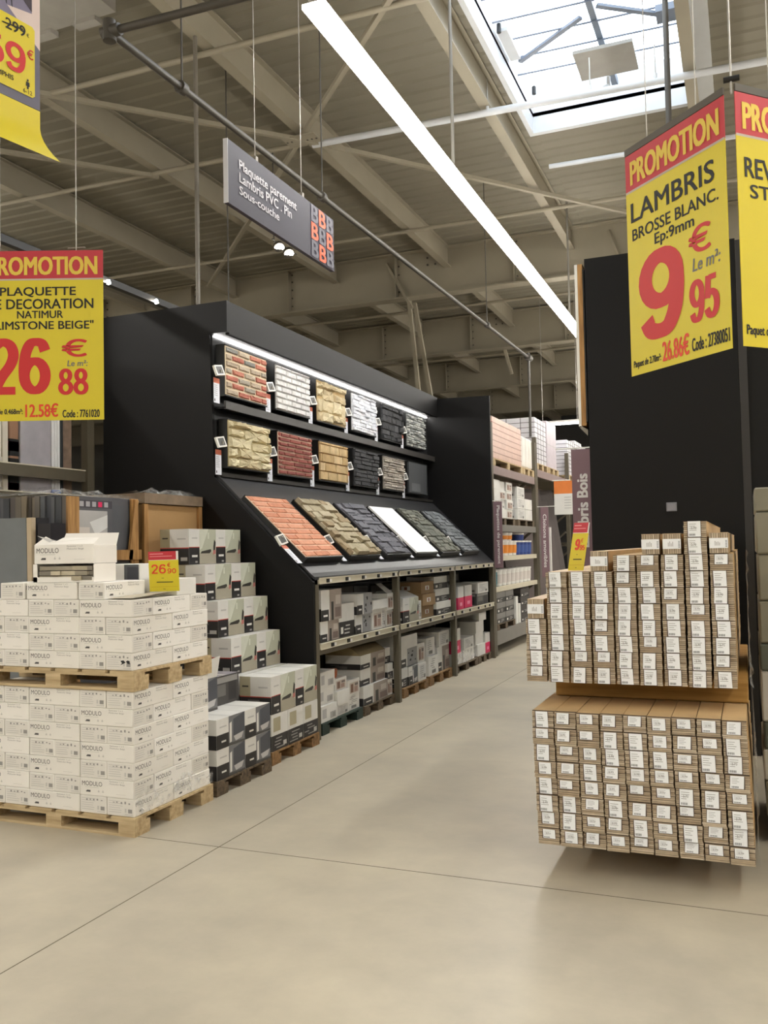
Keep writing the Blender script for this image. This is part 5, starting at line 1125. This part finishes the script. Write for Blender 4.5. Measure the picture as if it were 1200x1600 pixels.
# small yellow price cards
def card(name, label, p, u, v, W_, H_, big, small, bold):
    t = thing(name, label, 'price card', p, 0, 'small yellow price cards on the stacks'); u = V(u) * W_; v = V(v) * H_; O = V((0, 0, 0)); n = u.cross(v).normalized()
    b = MB(); q = [O, O + u, O + u + v * 0.78, O + v * 0.78]; q2 = [p_ - n * 0.002 for p_ in q]
    b.poly(q + q2, [(0, 1, 2, 3), (7, 6, 5, 4), (0, 4, 5, 1), (1, 5, 6, 2), (2, 6, 7, 3), (3, 7, 4, 0)], YEL); b.build('card', t)
    b = MB(); q = [O + v * 0.78, O + u + v * 0.78, O + u + v, O + v]; q2 = [p_ - n * 0.002 for p_ in q]
    b.poly(q + q2, [(0, 1, 2, 3), (7, 6, 5, 4), (0, 4, 5, 1), (1, 5, 6, 2), (2, 6, 7, 3), (3, 7, 4, 0)], WHITE)
    b.rect(O, u, v, 0.0, 0.79, 0.93, 1, REDH, 0.001); b.rect(O, u, v, 0.05, 0.93, 0.5, 0.95, M(230, 150, 150), 0.0015); b.rect(O, u, v, 0.05, 0.87, 0.8, 0.885, M(230, 150, 150), 0.0015); b.build('header', t)
    b = MB()
    for txt, x0, y0, x1, y1 in big:
        if txt.isdigit(): b.digits(txt, O, u, v, x0, y0, x1, y1, ORT, 0.17, d=0.0012)
        else: b.text(txt, O, u, v, x0, y0, x1, y1, ORT, bold, 0, d=0.0012)
    b.rect(O, u, v, 0.42, 0.325, 0.5, 0.335, BLK, 0.0012); b.rect(O, u, v, 0.25, 0.22, 0.8, 0.24, BLK, 0.0012); b.rect(O, u, v, 0.04, 0.11, 0.96, 0.116, M(190, 150, 10), 0.0012); b.rect(O, u, v, 0.46, 0.05, 0.54, 0.06, BLK, 0.0012); b.build('lettering', t)
    return t
card('price_card', 'small yellow price card reading 26 euro 90 on the white cartons', (-3.275, 4.36, zt + 0.028), (0.985, 0.17, 0.015), (-0.06, 0.03, 0.998), 0.19, 0.235, [('26', 0.08, 0.44, 0.58, 0.68), ('€', 0.62, 0.60, 0.74, 0.71), ('90', 0.62, 0.44, 0.92, 0.57)], '', 0.02)
card('price_card', 'small tilted yellow price card reading 9 euro 95 on the plank packs', (-0.845, 4.55, UZ0 + 7 * PKH + 0.001 + 0.0785 - 0.0775), (0.96, -0.28, 0.0), (0.14, 0.12, 0.985), 0.085, 0.245, [('9', 0.28, 0.42, 0.54, 0.66), ('€', 0.60, 0.58, 0.74, 0.67), ('95', 0.58, 0.42, 0.90, 0.53)], '', 0.01)
# dark aisle sign hanging from the roof
t = thing('aisle_sign', 'dark grey hanging aisle sign reading Plaquette parement, Lambris PVC, Pin, Sous-couche', 'sign', (-2.9, 4.68, 3.708))
SL, SH = 1.53, 0.406; O = V((0.0005, 0, 0)); U = V((0, SL, 0)); VV = V((0, 0, SH))
MB().box(-0.03, 0, 0, SL, 0, SH, M(54, 51, 64, 0.5, var=0.03, spec=0.3)).build('panel', t); MB().box(-0.031, 0.001, -0.004, 0, 0, SH, M(200, 200, 204)).build('edge_strip', t)
b = MB(); SWT = M(206, 204, 210, 0.5, var=0.0)
b.text('Plaquette parement', O, U, VV, 0.085, 0.60, 0.595, 0.80, SWT, 0.03); b.text('Lambris PVC . Pin', O, U, VV, 0.085, 0.44, 0.545, 0.60, SWT, 0.03); b.text('Sous-couche', O, U, VV, 0.085, 0.25, 0.425, 0.385, SWT, 0.03); b.build('lettering', t)
b = MB(); GB = M(92, 90, 102, 0.5, var=0.0); OB = M(222, 96, 60, 0.5, var=0.0)
for r in range(3):
    for c in range(3): b.text('B', O, U, VV, 0.745 + c * 0.085, 0.68 - r * 0.325, 0.822 + c * 0.085, 0.985 - r * 0.325, OB if (r + c) % 2 else GB, 0.06)
b.build('letter_pattern', t)
for y in (0.36, 1.02): b = MB(); b.tube((-0.015, y, SH), (-0.015, y, 3.32), 0.003, WIRE, 5); b.box(-0.03, 0.0, y - 0.015, y + 0.015, SH, SH + 0.03, STEEL); b.build('wire', t)

# ------------------------------------------------------------------ left background: rack, door crates, leaning panel
t = thing('pallet_rack', 'olive brown rack with tall wrapped goods behind the door crates at the left', 'rack', (-6.4, 5.0, 0))
def lb_(b, n): o = b.build(n, t); o.matrix_parent_inverse = Matrix.Translation((6.4, -5.0, 0)); return o
for y in (3.6, 6.36):
    for x in (-6.4, -5.47): lb_(MB().box(x, x + 0.07, y - 0.045, y + 0.045, 0, 3.9, RACK), 'upright')
    for k in range(4): lb_(MB().bar((-6.35, y, 0.2 + k), (-5.45, y, 0.9 + k), 0.03, 0.03, RACK), 'brace')
for z in (2.295, 2.07): 
    lb_(MB().box(-5.47, -5.42, 3.65, 6.31, z - 0.105, z, RACK).box(-5.42, -5.415, 3.65, 6.31, z - 0.01, z, RAILC), 'beam'); lb_(MB().box(-6.4, -6.35, 3.65, 6.31, z - 0.105, z, RACK), 'beam')
lb_(MB().box(-6.34, -5.48, 3.66, 6.30, 2.02, 2.04, RACK), 'shelf')
G = 'tall goods standing in the left rack'
def tall(name, label, y0, y1, h, m, x=-5.52, d=0.3, band=None, cat='pack'):
    tt = thing(name, label, cat, (x, y0, 2.042), 0, G); MB().box(-d, 0, 0, y1 - y0, 0, h, m).build('body', tt, 0.006)
    if band: 
        b = MB()
        for z0, z1, mm in band: b.box(-0.002, 0.002, 0.0, y1 - y0, z0, z1, mm); b.box(-d * 0.6, 0.0, -0.002, 0, z0, z1, mm)
        b.build('label', tt)
    return tt
CRM = M(222, 216, 200, 0.5); 
tall('wrapped_door', 'cream door panel with printed foot standing in the left rack', 5.0, 5.45, 1.3, CRM, band=((0.0, 0.06, M(150, 146, 140)), (0.1, 0.3, M(196, 190, 180))))
tall('wrapped_door', 'second cream door panel beside the black pink tube', 5.46, 5.52, 1.3, M(208, 200, 184))
tall('tube_pack', 'brown film tube with black and pink label in the left rack', 5.535, 5.63, 1.25, M(152, 116, 92, 0.4), d=0.1, band=((0.02, 0.3, BLK), (0.32, 0.46, BLK), (0.36, 0.44, PINK), (0.04, 0.1, PINK)))
tall('wrapped_door', 'grey film wrapped panel in the middle of the left rack', 5.65, 6.0, 1.3, M(176, 172, 178, 0.3, var=0.15, scale=4))
for i in range(3): tall('white_profile', 'white upright profile with blue cap in the left rack, %s' % ['nearest', 'middle', 'farthest'][i], 6.01 + i * 0.035, 6.04 + i * 0.035, 0.95, M(232, 232, 232, 0.4), d=0.06, band=((0.0, 0.07, M(60, 110, 190)),), cat='profile')
tall('dark_profile', 'dark upright profile beside the white ones in the left rack', 6.12, 6.15, 1.2, M(44, 48, 50), d=0.06, cat='profile')
tall('wrapped_door', 'brown film wrapped panels at the far end of the left rack', 6.17, 6.30, 1.25, M(140, 120, 104, 0.25, var=0.2, scale=12), x=-5.56)
# crate of grey doors
GRD = M(98, 98, 102, 0.5); 
t = thing('door_crate', 'wooden crate of upright grey doors with a room picture, behind the white cartons', 'crate', (-4.32, 4.80, 0))
b = MB()
xs = 0.0; cols = [M(112, 104, 92), M(128, 116, 98), M(78, 70, 62), M(122, 112, 96), M(104, 98, 90), M(84, 86, 90), M(74, 76, 82), M(92, 92, 96), M(70, 72, 76), M(96, 90, 86)]
rnd = random.Random(5)
k = 0
while xs < 0.86:
    w = rnd.uniform(0.03, 0.06); o = MB().box(-xs - w + 0.004, -xs, 0.03 + rnd.uniform(0, 0.02), 0.80, 0.12, 1.965 - rnd.uniform(0, 0.015), cols[(9 - k) % 10]).build('door', t); xs += w; k += 1
b = MB(); FO = V((0.0006, 0.04, 0.12)); FU = V((0, 0.76, 0)); FV = V((0, 0, 1.84))
b.rect(FO, FU, FV, 0, 0.0, 1, 1, M(92, 92, 96, 0.4), 0.0); b.rect(FO, FU, FV, 0.05, 0.955, 0.62, 0.985, M(70, 68, 74), 0.001)
for i in range(6): b.rect(FO, FU, FV, 0.08 + i * 0.085, 0.96, 0.135 + i * 0.085, 0.98, M(170, 168, 172) if i != 4 else PINK, 0.002)
b.rect(FO, FU, FV, 0.06, 0.62, 0.55, 0.945, M(176, 174, 172), 0.001); b.rect(FO, FU, FV, 0.08, 0.6, 0.3, 0.88, M(206, 198, 190), 0.002); b.pol(FO, FU, FV, [(0.3, 0.9), (0.55, 0.93), (0.55, 0.88), (0.38, 0.85)], M(214, 214, 212), 0.002)
b.rect(FO, FU, FV, 0.38, 0.62, 0.55, 0.85, M(84, 82, 86), 0.0022); b.rect(FO, FU, FV, 0.42, 0.62, 0.52, 0.7, M(168, 118, 96), 0.003); b.rect(FO, FU, FV, 0.62, 0.0, 1.0, 0.97, M(88, 90, 94, 0.35), 0.0012)
b.build('printed_face', t)
for (y0, y1, z0, z1, nm) in ((0.02, 0.13, 0.0, 1.95, 'post'), (0.70, 0.78, 0.0, 1.96, 'post'), (0.40, 0.79, 1.50, 1.575, 'cross_board'), (0.0, 0.82, 0.1, 0.18, 'cross_board')):
    MB().box(0.012 if nm == 'post' else 0.032, 0.03 if nm == 'post' else 0.05, y0, y1, z0, z1, CRATEW).build(nm, t)
MB().bar((0.04, 0.66, 1.5), (0.04, 0.74, 1.95), 0.02, 0.04, CRATEW).build('cross_board', t)
b = MB(); vs = []; rnd = random.Random(2)
for i in range(15):
    y = 0.84 * i / 14; vs += [(0.01, y, 1.955), (-0.1, y, 1.975 + rnd.uniform(0.0, 0.045)), (-0.85, y, 1.972 + rnd.uniform(0, 0.02))]
fs = []
for i in range(14): fs += [(3 * i, 3 * i + 3, 3 * i + 4, 3 * i + 1), (3 * i + 1, 3 * i + 4, 3 * i + 5, 3 * i + 2)]
b.poly(vs, fs, FILM, True); b.build('film', t)
t = thing('door_crate', 'wooden crate with a plain cardboard face against the black display', 'crate', (-4.32, 5.66, 0))
MB().box(-0.8, 0.0, 0.03, 0.76, 0.1, 1.93, M(168, 132, 86, 0.7, var=0.08, scale=2)).build('cardboard', t)
MB().box(-0.82, 0.03, 0.0, 0.79, 1.935, 2.015, M(128, 110, 90, 0.8, var=0.15, scale=12)).build('top_board', t)
for y in (0.0, 0.74): MB().box(0.003, 0.025, y, y + 0.05, 0.0, 1.93, CRATEW).build('post', t)
b = MB(); vs = []
for i in range(13):
    y = 0.78 * i / 12; vs += [(0.0, y, 2.018), (-0.05, y, 2.02 + rnd.uniform(0.0, 0.05)), (-0.2, y, 2.018)]
fs = []
for i in range(12): fs += [(3 * i, 3 * i + 3, 3 * i + 4, 3 * i + 1), (3 * i + 1, 3 * i + 4, 3 * i + 5, 3 * i + 2)]
b.poly(vs, fs, FILM, True); b.build('film', t)
t = thing('grey_panel', 'grey board with pale edge standing upright behind the white cartons, left edge', 'panel', (-5.25, 4.60, 0))
MB().prism([(0, 0), (0.83, 0), (0.80, 1.80), (0, 1.805)], 'y', 0.0, 0.02, M(116, 120, 122, 0.5)).build('face', t); MB().prism([(0.831, 0), (0.861, 0), (0.845, 1.80), (0.805, 1.80)], 'y', 0.0, 0.04, M(190, 172, 144, 0.6)).build('edge', t); MB().prism([(0.05, 0), (0.85, 0), (0.85, 1.80), (0.1, 1.80)], 'y', 0.045, 0.16, M(44, 44, 48, 0.5)).build('backing', t)
t = thing('black_pack', 'black pack with pink print standing beside the grey board', 'pack', (-4.268, 4.63, 0))
MB().box(-0.11, 0, 0, 0.14, 0, 1.76, M(36, 34, 38, 0.4)).build('pack', t); b = MB(); b.text('SLIM', V((0.001, 0.03, 1.5)), V((0, 0.0, 0.24)), V((0, -0.0 + 0.1, 0)), 0, 0, 1, 0.8, M(170, 60, 100), 0.0); b.build('lettering', t)
